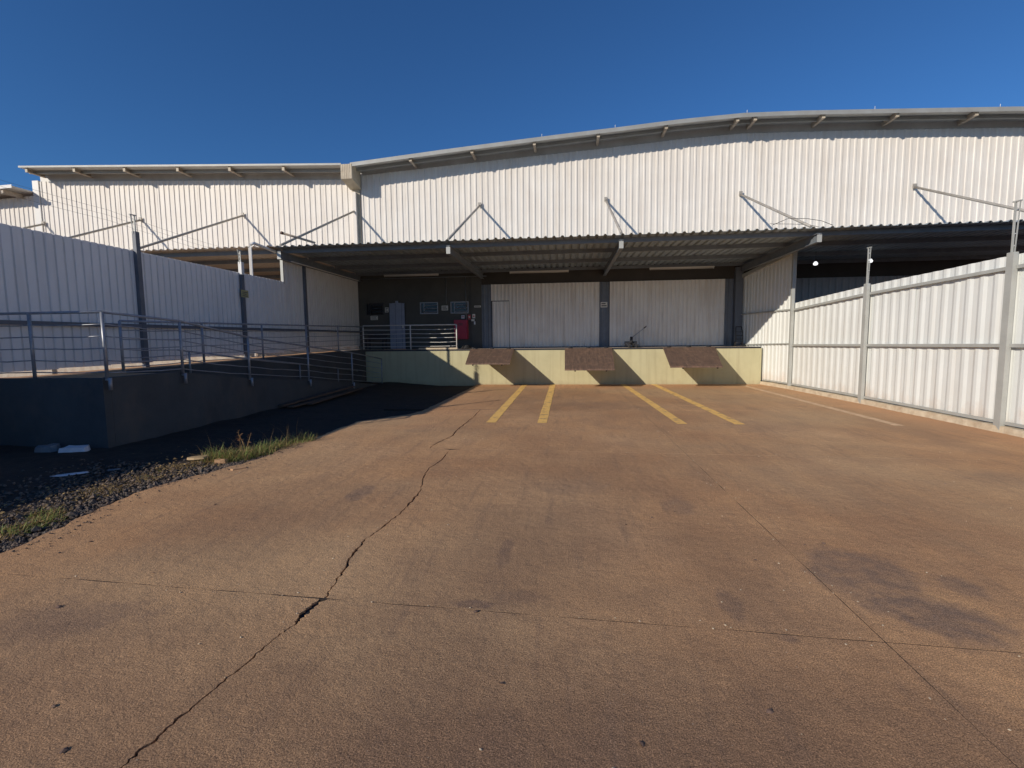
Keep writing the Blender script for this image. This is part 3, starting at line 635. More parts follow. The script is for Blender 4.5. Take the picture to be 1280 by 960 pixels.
def cladding(x0, x1, top, parent, z0=4.76, m=WHITE):
    x = x0; i = 0; rq = random.Random(int(x0 * 7))
    while x < x1 - 0.01:
        w_ = min(0.98, x1 - x)
        sheet('cladding_sheet', (x, BY, 0), (1, 0, 0), (0, -1, 0), (0, 0, 1), w_ + 0.012, z0, (lambda s, x=x: top(x + s)), m, parent, pitch=0.245, depth=0.026, off=(i % 2) * 0.003, phase=0.09, crest=0.24, slope=0.09, sag=rq.uniform(-.006, .006)); x += w_; i += 1
cladding(-8.70, 22.6, wtop, wh); cladding(-24.1, -9.05, ltop, nb)
boxo('corner_flashing', (-9.045, BY - 0.06, 4.76), (-8.71, BY - 0.01, 8.72), GUTTER, wh)
boxo('corner_flashing', (-24.42, BY - 0.05, 4.76), (-24.11, BY + 0.3, 9.27), INSUL, nb)
def roof(name, xs, f, y0, y1, parent, th=0.05, fas=0.13):
    bm = bmesh.new(); A = []
    for x in xs:
        z = f(x); A.append([bm.verts.new((x, y0, z)), bm.verts.new((x, y1, z + 0.1)), bm.verts.new((x, y1, z + 0.1 - th)), bm.verts.new((x, y0, z - th))])
    for a, b in zip(A, A[1:]):
        for q in range(4): bm.faces.new((a[q], b[q], b[(q + 1) % 4], a[(q + 1) % 4]))
    bm.faces.new(A[0]); bm.faces.new(A[-1][::-1]); bmesh.ops.recalc_face_normals(bm, faces=bm.faces[:]); bm_obj(name, bm, ROOFM, parent)
    for k, (dz0, dz1, yy, mm) in enumerate(((-fas, 0.02, y0 - 0.012, TRIM),)):
        bm = bmesh.new(); A = []
        for x in xs:
            z = f(x); A.append([bm.verts.new(p) for p in ((x, yy, z + dz1), (x, yy, z + dz0), (x, yy + 0.008, z + dz0), (x, yy + 0.008, z + dz1))])
        for a, b in zip(A, A[1:]):
            for q in range(4): bm.faces.new((a[q], b[q], b[(q + 1) % 4], a[(q + 1) % 4]))
        bmesh.ops.recalc_face_normals(bm, faces=bm.faces[:]); bm_obj('fascia', bm, mm, parent)
    # soffit purlin running along the wall line
    bm = bmesh.new(); A = []
    for x in xs:
        z = f(x) - th - 0.11; A.append([bm.verts.new(p) for p in ((x, y0 + 0.42, z + 0.1), (x, y0 + 0.42, z - .02), (x, y0 + 0.48, z - .02), (x, y0 + 0.48, z + 0.1))])
    for a, b in zip(A, A[1:]):
        for q in range(4): bm.faces.new((a[q], b[q], b[(q + 1) % 4], a[(q + 1) % 4]))
    bmesh.ops.recalc_face_normals(bm, faces=bm.faces[:]); bm_obj('eave_rib', bm, TRIM, parent)
XR = [-8.72] + [-8.4 + i * 0.5 for i in range(63)]
roof('roof', XR, rtop, 19.45, 46, wh); roof('roof', [-24.0, -20, -16, -12, -9.1], lroof, 19.45, 46, nb, fas=0.055)
def purlin(x, f, parent, y0=19.52):
    z = f(x) - 0.055
    bm = bmesh.new(); box(bm, (x - 0.05, y0, z - 0.17), (x - 0.042, 20.33, z - 0.01)); box(bm, (x - 0.042, y0, z - 0.17), (x + 0.05, 20.33, z - 0.16)); box(bm, (x - 0.042, y0, z - 0.018), (x + 0.05, 20.33, z - 0.01)); box(bm, (x + .042, y0, z - 0.16), (x + .05, 20.33, z - .135))
    bm_obj('purlin', bm, PURL, parent)
    boxo('purlin_cap', (x - 0.056, y0 - 0.012, z - 0.175), (x + 0.056, y0 - 0.002, z - 0.02), GUTTER, parent)
for x in (-6.2, -3.68, -1.2, 1.27, 3.81, 6.39, 7.02, 9.4, 11.9, 14.5, 17.0, 19.5): purlin(x, rtop, wh)
for x in (-23.7, -21.35, -18.93, -16.43, -14.05, -11.65): purlin(x, lroof, nb)
# gable filler behind the eave so no sky shows between wall top and roof
bm = bmesh.new()
def strip_wall(bm, xs, lo, hi, y):
    vs = [(bm.verts.new((x, y, lo(x))), bm.verts.new((x, y, hi(x)))) for x in xs]
    for a, b in zip(vs, vs[1:]): bm.faces.new((a[0], b[0], b[1], a[1]))
strip_wall(bm, XR, lambda x: 4.7, lambda x: rtop(x) + 0.0, BY + 0.06); bm_obj('backing_wall', bm, ROOFM, wh)
bm = bmesh.new(); strip_wall(bm, [-24.1, -20, -16, -12, -8.72], lambda x: 4.7, lambda x: lroof(x) + 0.0, BY + 0.06); bm_obj('backing_wall', bm, ROOFM, nb)
# annex far left
atop = interp([(-40, 7.9), (-24.4, 8.62)]); aroof = interp([(-40, 7.95), (-24.4, 8.72)])
cladding(-36.2, -24.45, atop, ax)
bm = bmesh.new(); v = [bm.verts.new(p) for p in ((-40, 19.45, 8.35), (-24.45, 19.45, 8.80), (-24.45, 40, 9.0), (-40, 40, 8.5))]; v2 = [bm.verts.new((p.co.x, p.co.y, p.co.z - .07)) for p in v]
for f in ((0, 1, 2, 3), (3, 2, 1, 0)): pass
bm.faces.new(v); bm.faces.new(v2[::-1])
for k in range(4): bm.faces.new((v[k], v2[k], v2[(k + 1) % 4], v[(k + 1) % 4]))
bmesh.ops.recalc_face_normals(bm, faces=bm.faces[:]); bm_obj('roof', bm, ROOFM, ax)
bm = bmesh.new(); bar(bm, (-40, 19.44, 8.32), (-24.42, 19.44, 8.77), 0.02, 0.14); bm_obj('fascia', bm, INSUL, ax)
for x in (-25.0, -27.4, -29.8): boxo('purlin', (x - .05, 19.5, 8.50 + (x + 25) * .03), (x + .05, 20.3, 8.68 + (x + 25) * .03), PURL, ax)
# gutter box and downpipe
gb = tag(empty('gutter_box', (-8.75, 19.5, 8.2)), 'beige ribbed gutter box where the two eaves meet, with its downpipe', 'gutter')
sheet('box_face', (-9.12, 19.43, 0), (1, 0, 0), (0, -1, 0), (0, 0, 1), 0.48, 8.36, 8.94, GUTTER, gb, pitch=0.075, depth=0.008, crest=.3, slope=.15)
bm = bmesh.new(); v = [(-9.12, 19.44, 8.36), (-8.64, 19.44, 8.36), (-8.64, 20.29, 8.18), (-9.12, 20.29, 8.18), (-9.12, 19.44, 8.93), (-8.64, 19.44, 8.93), (-8.64, 20.29, 8.93), (-9.12, 20.29, 8.93)]
v = [bm.verts.new(p) for p in v]
for f in ((0, 3, 2, 1), (4, 5, 6, 7), (0, 1, 5, 4), (1, 2, 6, 5), (2, 3, 7, 6), (3, 0, 4, 7)): bm.faces.new([v[i] for i in f])
bm_obj('box_body', bm, GUTTER, gb)
boxo('downpipe', (-8.98, BY - 0.20, 4.8), (-8.84, BY - 0.065, 8.05), WHITE, gb)

# canopy: sheets, purlins, beams, tie rods
CYF = 14.35; CZ = 4.68
def canopy(x0, x1, parent, shx=0.0, m=CANOPY):
    x = x0; i = 0; rq = random.Random(int(x0))
    while x < x1 - 0.01:
        w_ = min(0.98, x1 - x)
        sheet('canopy_sheet', (x, CYF + rq.uniform(-.012, .012), CZ), (1, 0, 0), (0, 0, 1), (0, 1, 0), w_ + 0.012, 0, BY - CYF + 0.06, m, parent, pitch=0.245, depth=0.045, off=(i % 2) * 0.005 + shx, phase=0.1, crest=0.18, slope=0.15, sag=0.0); x += w_; i += 1
    for yy in (CYF + 0.42, 16.35, 18.3, 20.2):
        a, b = x0 + .02, x1 - .02
        bm = bmesh.new(); bar(bm, (a, yy, CZ - 0.065), (b, yy, CZ - 0.065), 0.06, 0.125); bm_obj('canopy_purlin', bm, STEEL, parent)
canopy(-9.0, 19.5, wh); canopy(-24.0, -9.02, nb, 0.012, CANOPYB)
def beam(x, parent, y0=CYF + 0.02):
    bm = bmesh.new(); z1 = CZ - 0.13; z0 = z1 - 0.24
    box(bm, (x - .06, y0, z1 - .015), (x + .06, BY - .01, z1)); box(bm, (x - .06, y0, z0), (x + .06, BY - .01, z0 + .015)); box(bm, (x - .012, y0, z0 + .015), (x + .012, BY - .01, z1 - .015))
    bm_obj('canopy_beam', bm, STEEL, parent)
    boxo('end_plate', (x - .062, y0 - .012, z0 - .002), (x + .062, y0 - .002, z1 - .04), POSTG, parent)
for x in (-8.86, -3.48, 1.60, 6.95): beam(x, wh)
boxo('flange_lit_edge', (-8.80, 14.9, 4.30), (-8.74, 19.9, 4.325), INSUL, wh)  # pale strip standing in for light catching the left beam's flange
for x in (-14.1, -19.1): beam(x, nb)
def rod(x, parent, xb=None):
    bm = bmesh.new(); xb = x if xb is None else xb
    tube(bm, ((x, BY - 0.06, 7.31), (xb, CYF + 0.25, 4.78)), 0.042, 8); bar(bm, (x - .0, BY - .09, 7.25), (x, BY - .09, 7.42), 0.12, 0.05, (0, 1, 0))
    bm_obj('tie_rod', bm, RODM, parent)
for x in (-8.94, -3.53, 1.63, 6.83): rod(x, wh)
rod(13.1, wh, 13.0)
for x in (-14.1, -19.05, -24.0): rod(x, nb)

# dark back wall with openings
def wall_grid(name, x0, x1, z0, z1, holes, y0, y1, m, parent):
    xs = sorted({x0, x1, *[h[0] for h in holes], *[h[1] for h in holes]}); zs = sorted({z0, z1, *[h[2] for h in holes], *[h[3] for h in holes]})
    bm = bmesh.new(); V = {}
    def vert(x, y, z):
        k = (round(x, 4), round(y, 4), round(z, 4))
        if k not in V: V[k] = bm.verts.new((x, y, z))
        return V[k]
    solid = lambda a, b: 0 <= a < len(xs) - 1 and 0 <= b < len(zs) - 1 and not any(h[0] <= (xs[a] + xs[a + 1]) / 2 <= h[1] and h[2] <= (zs[b] + zs[b + 1]) / 2 <= h[3] for h in holes)
    for a in range(len(xs) - 1):
        for b in range(len(zs) - 1):
            if not solid(a, b): continue
            X0, X1, Z0, Z1 = xs[a], xs[a + 1], zs[b], zs[b + 1]
            for yy in (y0, y1): bm.faces.new([vert(X0, yy, Z0), vert(X1, yy, Z0), vert(X1, yy, Z1), vert(X0, yy, Z1)])
            if not solid(a - 1, b): bm.faces.new([vert(X0, y0, Z0), vert(X0, y1, Z0), vert(X0, y1, Z1), vert(X0, y0, Z1)])
            if not solid(a + 1, b): bm.faces.new([vert(X1, y0, Z0), vert(X1, y1, Z0), vert(X1, y1, Z1), vert(X1, y0, Z1)])
            if not solid(a, b - 1): bm.faces.new([vert(X0, y0, Z0), vert(X1, y0, Z0), vert(X1, y1, Z0), vert(X0, y1, Z0)])
            if not solid(a, b + 1): bm.faces.new([vert(X0, y0, Z1), vert(X1, y0, Z1), vert(X1, y1, Z1), vert(X0, y1, Z1)])
    bmesh.ops.recalc_face_normals(bm, faces=bm.faces[:]); return bm_obj(name, bm, m, parent)
wins = [(-8.62, -7.86, 2.86, 3.38), (-6.22, -5.43, 2.88, 3.38), (-4.88, -4.10, 2.88, 3.38)]
wall_grid('wall', -9.0, -3.53, DZ, 4.76, wins + [(-7.56, -6.90, DZ - .01, 3.36)], BY, BY + 0.2, DARKW, wh)
boxo('pillar', (-3.98, BY - 0.05, DZ), (-3.53, BY - 0.003, 4.42), DARKW, wh)
boxo('lintel', (-3.527, BY, 4.06), (7.0, BY + 0.2, 4.76), LINTEL, wh)
boxo('backing_panel', (-3.7, BY + 0.25, 1.2), (7.05, BY + 0.3, 4.2), LINTEL, wh)
boxo('inner_dark_wall', (-8.9, BY + 0.6, DZ), (-3.6, BY + 0.7, 4.6), LINTEL, wh)
boxo('wall', (6.72, BY - 0.18, DZ), (7.0, BY - 0.002, 4.5), BLUEG, wh)
for (a, b) in ((-3.527, -3.12), (1.40, 1.80), (6.36, 6.715)):
    sheet('door_jamb_sheet', (a, BY - 0.02, 0), (1, 0, 0), (0, -1, 0), (0, 0, 1), b - a, DZ, 4.06, BLUEG, wh, pitch=0.2, depth=0.02, phase=.1)
# sliding doors
def sliding(x0, x1, wicket=None, label=None):
    d = tag(empty('sliding_door', ((x0 + x1) / 2, BY, DZ)), label); d.parent = wh; d.location = Vector(((x0 + x1) / 2, BY, DZ)) - Vector(wh.location)
    base = Vector(((x0 + x1) / 2, BY, DZ))
    def put(o): o.location = -base; return o
    segs = []; x = x0
    while x < x1 - .01:
        segs.append((x, min(x + 0.98, x1))); x += 0.98
    i = 0
    for a, b in segs:
        parts = [(a, b, DZ + .02, 4.06)]
        if wicket:
            wx0, wx1, wz = wicket
            if a < wx1 and b > wx0:
                parts = []
                if b > wx1: parts.append((max(a, wx1), b, DZ + .02, 4.06))
                parts.append((a, min(b, wx1), wz, 4.06))
        for (p, q, z0, z1) in parts:
            o = sheet('door_sheet', (p, BY - 0.05, 0), (1, 0, 0), (0, -1, 0), (0, 0, 1), q - p + .008, z0, z1, DOORW, None, pitch=0.155, depth=0.022, off=(i % 2) * 0.003, phase=(-(p - x0)) % 0.155, crest=.25, slope=.12); o.parent = d; put(o)
        i += 1
    if wicket:
        wx0, wx1, wz = wicket
        o = sheet('wicket_door', (wx0 + .015, BY - 0.04, 0), (1, 0, 0), (0, -1, 0), (0, 0, 1), wx1 - wx0 - .035, DZ + .03, wz - .03, DOORW, None, pitch=0.155, depth=0.022, crest=.25, slope=.12, phase=.06); o.parent = d; put(o)
        bm = bmesh.new(); box(bm, (wx0 - .01, BY - .035, DZ + .01), (wx1 + .005, BY - .03, wz + .01)); o = bm_obj('wicket_gap', bm, DARKM, None); o.parent = d; put(o)
        bm = bmesh.new(); tube(bm, ((wx0 + .08, BY - .09, 2.38), (wx0 + .08, BY - .09, 2.50)), 0.012, 8); tube(bm, ((wx0 + .08, BY - .06, 2.44), (wx0 + .08, BY - .09, 2.44)), 0.01, 6); o = bm_obj('handle', bm, INSUL, None); o.parent = d; put(o)
    bm = bmesh.new(); box(bm, (x0, BY - .075, DZ + .002), (x1, BY - .035, DZ + .05)); o = bm_obj('bottom_rail', bm, BLUEG, None); o.parent = d; put(o)
    return d
sliding(-3.11, 1.385, (-3.09, -2.34, 3.38), 'white ribbed sliding door with a small wicket door')
sliding(1.815, 6.35, None, 'white ribbed sliding door behind the pallet jack')
# entrance door and windows
d = tag(empty('entrance_door'), 'white ribbed entrance door coloured blue grey for its shade'); d.parent = wh; d.location = Vector((-7.2, BY, DZ)) - Vector(wh.location); bse = Vector((-7.2, BY, DZ))
for k in range(5):
    a = -7.57 + k * 0.136
    o = sheet('door_panel', (a, BY - 0.06 - 0.012 * (k % 2), 0), (1, -0.08, 0), (0, -1, 0), (0, 0, 1), 0.134, DZ + .02, 3.36 + (0.10 if k in (2,) else 0) + .01 * (k % 2), DOORB, None, pitch=0.067, depth=0.012, crest=.4, slope=.12); o.parent = d; o.location = -bse
o = boxo('handle', (-6.99, BY - 0.15, 2.3), (-6.96, BY - 0.08, 2.42), INSUL); o.parent = d; o.location = -bse
for i, (a, b, z0, z1) in enumerate(wins):
    wn = tag(empty('window'), ('dark louvred window left of the entrance door', 'small window with a tilted sash and white frame', 'small window with a tilted sash above the red cabinet')[i]); wn.parent = wh
    bse = Vector(((a + b) / 2, BY, z0)); wn.location = bse - Vector(wh.location); fm = FRAMEB if i else DARKM
    bm = bmesh.new()
    for (p, q) in (((a, z0), (b, z0 + .04)), ((a, z1 - .04), (b, z1)), ((a, z0 + .04), (a + .04, z1 - .04)), ((b - .04, z0 + .04), (b, z1 - .04)), (((a + .16), z0 + .04), (a + .185, z1 - .04))): box(bm, (p[0], BY - .03, p[1]), (q[0], BY + .06, q[1]))
    o = bm_obj('frame', bm, fm); o.parent = wn; o.location = -bse
    o = boxo('pane', (a + .04, BY + .04, z0 + .04), (b - .04, BY + .048, z1 - .04), GLASS); o.parent = wn; o.location = -bse
    for k in range(3):
        zc = z0 + .09 + .14 * k; bm = bmesh.new(); bar(bm, (a + .2, BY - .01 - .03 * (i > 0), zc), (b - .06, BY - .01 - .03 * (i > 0), zc), 0.10, 0.012, (0, -.5, 1)); o = bm_obj('slat', bm, fm if (k or not i) else FRAMEB); o.parent = wn; o.location = -bse
# right neighbour bay under the same canopy
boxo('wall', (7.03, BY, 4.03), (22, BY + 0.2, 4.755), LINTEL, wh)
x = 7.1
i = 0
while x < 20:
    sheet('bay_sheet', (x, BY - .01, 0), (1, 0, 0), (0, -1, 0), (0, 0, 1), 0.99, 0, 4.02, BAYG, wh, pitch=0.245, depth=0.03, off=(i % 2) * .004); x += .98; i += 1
# left neighbour lower wall
boxo('lower_wall', (-24.1, BY, 0), (-9.05, BY + 0.2, 4.70), PURL, nb)
boxo('lower_wall', (-36.2, BY + .01, 0), (-24.4, BY + 0.2, 4.75), PURL, ax)

# ------------------------------------------------------------------ lamps
def tube_lamp(x0, x1, z, label):
    t = tag(empty('tube_lamp', ((x0 + x1) / 2, 19.9, z)), label, 'lamp', 'tube lamps under the canopy')
    boxo('housing', (x0, 19.86, z - .01), (x1, 19.94, z + .03), INSUL, t)
    tubeo('tube', ((x0 + .03, 19.9, z - .035), (x1 - .03, 19.9, z - .035)), 0.02, LAMPT, t)
    for xx in (x0 + .01, x1 - .03): boxo('end_holder', (xx, 19.88, z - .06), (xx + .02, 19.92, z - .012), INSUL, t)
tube_lamp(-7.61, -5.26, 4.49, 'unlit tube lamp above the entrance door'); tube_lamp(-2.27, 0.14, 4.49, 'unlit tube lamp above the sliding door with the wicket'); tube_lamp(3.33, 5.80, 4.49, 'unlit tube lamp above the sliding door nearest the white fence')
for i, (x, y, z) in enumerate(((8.62, 18.0, 4.24), (10.38, 18.0, 4.28))):
    t = tag(empty('bulb_lamp', (x, y, z)), ('lit white bulb under the canopy beyond the fence corner post', 'lit white bulb seen just right of the wire bracket on the fence')[i], 'lamp', 'lit bulbs in the neighbouring bay')
    bm = bmesh.new(); tube(bm, [(x, y, z - .06), (x, y, z - .045), (x, y, z), (x, y, z + .04), (x, y, z + .07)], [.02, .06, .078, .055, .03], 10); bm_obj('bulb', bm, BULB, t)
    tubeo('socket', ((x, y, z + .07), (x, y, z + .14)), 0.025, DARKM, t); tubeo('cord', ((x, y, z + .14), (x, y, CZ - .02)), 0.006, DARKM, t)

# ------------------------------------------------------------------ signs and wall fittings
def sign(x0, x1, z0, z1, label, m=PAPER, y=BY - 0.004, lines=2, pm=PRINT, name='wall_sign'):
    t = tag(empty(name, ((x0 + x1) / 2, y, z0)), label, 'sign')
    boxo('plate', (x0, y - .012, z0), (x1, y - .002, z1), m, t)
    bm = bmesh.new(); h = (z1 - z0) / (lines * 2 + 1)
    for k in range(lines): box(bm, (x0 + .03, y - .0145, z0 + h * (2 * k + 1)), (x1 - .03 - .04 * (k % 2), y - .0125, z0 + h * (2 * k + 2)))
    bm_obj('print', bm, pm, t)
sign(-5.27, -4.99, 3.02, 3.22, 'white sign between the two framed windows')
sign(-8.45, -8.13, 2.66, 2.84, 'white paper under the dark louvred window', lines=3)
sign(-7.79, -7.63, 2.98, 3.19, 'small white notice just left of the entrance door', lines=3)
sign(-3.84, -3.56, 3.12, 3.19, 'narrow white sign high on the dark pillar', y=BY - .056, lines=1)
sign(1.45, 1.72, 3.02, 3.24, 'white sign on the grey jamb between the sliding doors', y=BY - .045, lines=2)
sign(-4.42, -4.28, 2.66, 2.80, 'small pink sign directly above the red cabinet', m=PLASTIC, lines=1, pm=PRINTR)
sign(-4.13, -4.01, 2.62, 2.82, 'small red sign beside the wall window corner', m=PRINTR, lines=1, pm=PAPER, y=BY - .004)
sign(-3.93, -3.81, 2.66, 2.84, 'small white fire sign on the dark pillar', y=BY - .056, lines=1, pm=PRINTR)
t = tag(empty('alarm_box', (-3.95, BY - .06, 2.5)), 'small white alarm switch with cord on the dark pillar', 'switch')
boxo('case', (-3.97, BY - .11, 2.54), (-3.84, BY - .055, 2.62), PAPER, t); boxo('key', (-3.86, BY - .10, 2.40), (-3.80, BY - .056, 2.53), PLASTIC, t)
cab = tag(empty('hydrant_cabinet', (-4.4, BY - .1, 1.75)), 'red metal fire hose cabinet on the wall behind the railing end', 'cabinet')
boxo('case', (-4.70, BY - .22, 1.78), (-4.12, BY - .003, 2.60), REDM, cab); boxo('door', (-4.67, BY - .24, 1.81), (-4.15, BY - .222, 2.57), REDM, cab)
for k in range(3): boxo('vent_slot', (-4.50, BY - .246, 2.44 - .04 * k), (-4.32, BY - .241, 2.455 - .04 * k), DARKM, cab)
boxo('latch', (-4.63, BY - .26, 2.34), (-4.60, BY - .241, 2.40), INSUL, cab)

# bench, hose, pallet jack, hand truck
bn = tag(empty('bench', (-7.9, 19.9, DZ)), 'dark bench behind the dock railing left of the entrance door', 'bench')
for k in range(3): boxo('seat_slat', (-8.5, 19.62 + .14 * k, 1.80), (-7.62, 19.74 + .14 * k, 1.83), DARKM, bn)
for k in range(2): boxo('back_slat', (-8.5, 20.06, 1.90 + .12 * k), (-7.62, 20.09, 1.99 + .12 * k), DARKM, bn)
for x in (-8.45, -7.70):
    boxo('leg', (x, 19.64, DZ), (x + .05, 19.70, 1.80), DARKM, bn); boxo('leg', (x, 20.03, DZ), (x + .05, 20.10, 1.895), DARKM, bn)
hs = tag(empty('coiled_hose', (-4.0, 19.2, DZ)), 'dark coiled hose on the dock floor beside the railing end', 'hose')
pts = [(-3.95 + (0.20 - .012 * (k / 10)) * math.cos(k * .5) * 1.1, 19.0 + (0.20 - .012 * (k / 10)) * math.sin(k * .5), DZ + .02 + .0016 * k) for k in range(80)]
tubeo('hose', pts, 0.018, BLACK, hs, 6); tubeo('nozzle', ((-3.72, 18.8, DZ + .03), (-3.60, 18.75, DZ + .05)), [.02, .028], DARKM, hs)
pj = tag(empty('pallet_jack', (2.6, 19.6, DZ)), 'black pallet jack with its handle leaning right before the sliding door', 'pallet jack')
for x in (2.38, 2.66):
    bm = bmesh.new(); box(bm, (x, 18.95, DZ + .07), (x + .15, 19.85, DZ + .12)); bm_obj('fork', bm, DARKM, pj)
    tubeo('roller', ((x + .03, 18.98, DZ + .042), (x + .12, 18.98, DZ + .042)), .038, BLACK, pj, 10)
boxo('body', (2.36, 19.55, DZ + .125), (2.82, 19.75, DZ + .24), DARKM, pj)
tubeo('pump', ((2.6, 19.5, DZ + .1), (2.6, 19.5, DZ + .42)), .055, DARKM, pj, 10)
for x in (2.50, 2.64): tubeo('steering_wheel', ((x, 19.45, DZ + .09), (x + .06, 19.45, DZ + .09)), .085, BLACK, pj, 14)
tubeo('handle', [(2.6, 19.5, DZ + .38), (2.66, 19.45, DZ + .42), (3.06, 19.42, DZ + .74)], .016, RAIL, pj)
tubeo('grip', [(3.06, 19.34, DZ + .74), (3.13, 19.32, DZ + .80), (3.16, 19.42, DZ + .83), (3.13, 19.52, DZ + .80), (3.06, 19.5, DZ + .74)], .014, BLACK, pj)
ht = tag(empty('hand_truck', (6.72, 19.6, DZ)), 'black hand truck leaning upright at the right end of the dock', 'hand truck')
for x in (6.60, 6.86):
    tubeo('side_tube', [(x, 19.60, DZ + .04), (x, 19.66, DZ + .55), (x + (.03 if x < 6.7 else -.03), 19.74, DZ + .76)], .016, DARKM, ht)
    tubeo('wheel', ((x - .03 if x < 6.7 else x, 19.70, DZ + .09), (x if x < 6.7 else x + .03, 19.70, DZ + .09)), .088, BLACK, ht, 14)
for k in range(4): tubeo('crossbar', ((6.60, 19.615 + .02 * k, DZ + .14 + .14 * k), (6.86, 19.615 + .02 * k, DZ + .14 + .14 * k)), .012, DARKM, ht)
tubeo('crossbar', ((6.63, 19.74, DZ + .76), (6.83, 19.74, DZ + .76)), .018, DARKM, ht); boxo('toe_plate', (6.58, 19.40, DZ + .01), (6.88, 19.60, DZ + .025), DARKM, ht)

# ------------------------------------------------------------------ litter by the ramp
def slabby(name, label, cat, c, sx, sy, sz, rot, m, seed=1, tilt=0.0):
    r_ = random.Random(seed); bm = bmesh.new(); n = 8; top = []; bot = []
    for k in range(n):
        a = 2 * math.pi * k / n; q = r_.uniform(.8, 1.1); x = math.copysign(abs(math.cos(a)) ** .6, math.cos(a)) * sx * q; y = math.copysign(abs(math.sin(a)) ** .6, math.sin(a)) * sy * q
        X = x * math.cos(rot) - y * math.sin(rot); Y = x * math.sin(rot) + y * math.cos(rot)
        top.append(bm.verts.new((X * .9, Y * .9, sz * r_.uniform(.7, 1.1) + tilt * X))); bot.append(bm.verts.new((X, Y, tilt * X)))
    ct = bm.verts.new((0, 0, sz * 1.05))
    for k in range(n):
        bm.faces.new((top[k], top[(k + 1) % n], ct)); bm.faces.new((bot[k], bot[(k + 1) % n], top[(k + 1) % n], top[k]))
    bm.faces.new(bot[::-1]); o = bm_obj(name, bm, m); o.location = c; return tag(o, label, cat)
slabby('plastic_block', 'crumpled white plastic block at the foot of the ramp wall', 'litter', (-7.3, 6.32, 0.10), 0.20, 0.11, 0.10, 0.35, PLASTIC, 3)
slabby('bucket_piece', 'dark grey lump beside the white plastic block', 'litter', (-7.75, 6.30, 0.10), 0.15, 0.10, 0.11, 0.1, STEEL, 5)
slabby('plastic_sheet', 'thin pale strip lying flat on the shaded soil', 'litter', (-6.25, 5.28, 0.07), 0.20, 0.045, 0.015, 0.75, PLASTIC, 6)
slabby('paper_scrap', 'small grey scrap on the shaded soil', 'litter', (-5.95, 5.62, 0.05), 0.08, 0.03, 0.012, 0.6, STEEL, 8)
slabby('cardboard_piece', 'flat brown cardboard piece among the dry leaves', 'litter', (-5.36, 6.36, 0.03), 0.16, 0.10, 0.03, 0.2, CARD, 9, 0.05)
slabby('concrete_chunk', 'pale concrete chunk beside the grass tuft', 'rubble', (-4.98, 6.35, -0.03), 0.10, 0.07, 0.06, 0.3, RAMPF, 12)
slabby('concrete_chunk', 'broken concrete piece on the slab edge next to the gravel', 'rubble', (-4.42, 5.95, 0.0), 0.11, 0.05, 0.018, 0.9, RAMPF, 14)
pl = tag(empty('plank_pile', (-6.8, 12, 0.1)), 'old planks lying along the foot of the ramp wall', 'planks')
for k, (a, b) in enumerate((((-6.88, 10.9, .18), (-6.75, 14.6, .30)), ((-6.70, 11.0, .14), (-6.62, 13.8, .17)), ((-6.55, 11.6, .13), (-6.66, 15.0, .20)))):
    bm = bmesh.new(); bar(bm, a, b, 0.16, 0.03); bm_obj('plank', bm, WOOD, pl)

# grass tufts
def tuft(label, spots, seed, h, count, dry=0.3, tall=0):
    r_ = random.Random(seed); bm = bmesh.new(); bmd = bmesh.new()
    for k in range(count):
        cx, cy, rad = spots[r_.randrange(len(spots))]
        a = r_.uniform(0, 6.28); q = rad * math.sqrt(r_.random()); x = cx + q * math.cos(a); y = cy + q * math.sin(a); z = soil_z(x, y) - .01
        L = h * r_.uniform(.35, 1.15) * (1 - .4 * q / rad); d = r_.uniform(0, 6.28); lean = r_.uniform(.2, 1.9); w_ = r_.uniform(.004, .009)
        b_ = bmd if r_.random() < dry else bm
        if k < tall: L = h * r_.uniform(1.5, 2.1); lean = r_.uniform(.3, 1.4); w_ = .003; b_ = bmd
        dx, dy = math.cos(d), math.sin(d); px, py = -dy * w_, dx * w_
        n = 3; ring = []
        for s in range(n + 1):
            t_ = s / n; o_ = L * lean * t_ * t_ * .8; zz = z + L * t_ * (1 - .25 * lean * t_); k_ = 1 - t_ * .92
            ring.append((b_.verts.new((x + dx * o_ - px * k_, y + dy * o_ - py * k_, zz)), b_.verts.new((x + dx * o_ + px * k_, y + dy * o_ + py * k_, zz))))
        for s in range(n): b_.faces.new((ring[s][0], ring[s][1], ring[s + 1][1], ring[s + 1][0]))
    t = tag(empty('grass_tuft', (spots[0][0], spots[0][1], 0)), label, 'grass')
    tag(bm_obj('green_blades', bm, GRASS, t), kind='stuff'); tag(bm_obj('dry_blades', bmd, DRY, t), kind='stuff')
tuft('green grass tuft growing where the gravel meets the slab near the shadow', [(-4.78, 6.9, .26), (-4.72, 7.35, .30), (-4.9, 6.6, .24), (-4.60, 7.8, .26), (-5.15, 6.5, .24)], 3, 0.28, 2000, 0.42, 22)
tuft('low yellowish grass tuft in the gravel at the left edge', [(-5.05, 4.0, .16), (-5.2, 4.15, .15), (-5.1, 3.75, .15)], 5, 0.13, 900, 0.5)
tuft('dry straw patch beside the brown cardboard piece', [(-5.2, 6.25, .2), (-5.35, 5.9, .22), (-5.3, 5.4, .2), (-5.35, 4.9, .2)], 8, 0.08, 2200, 0.95)
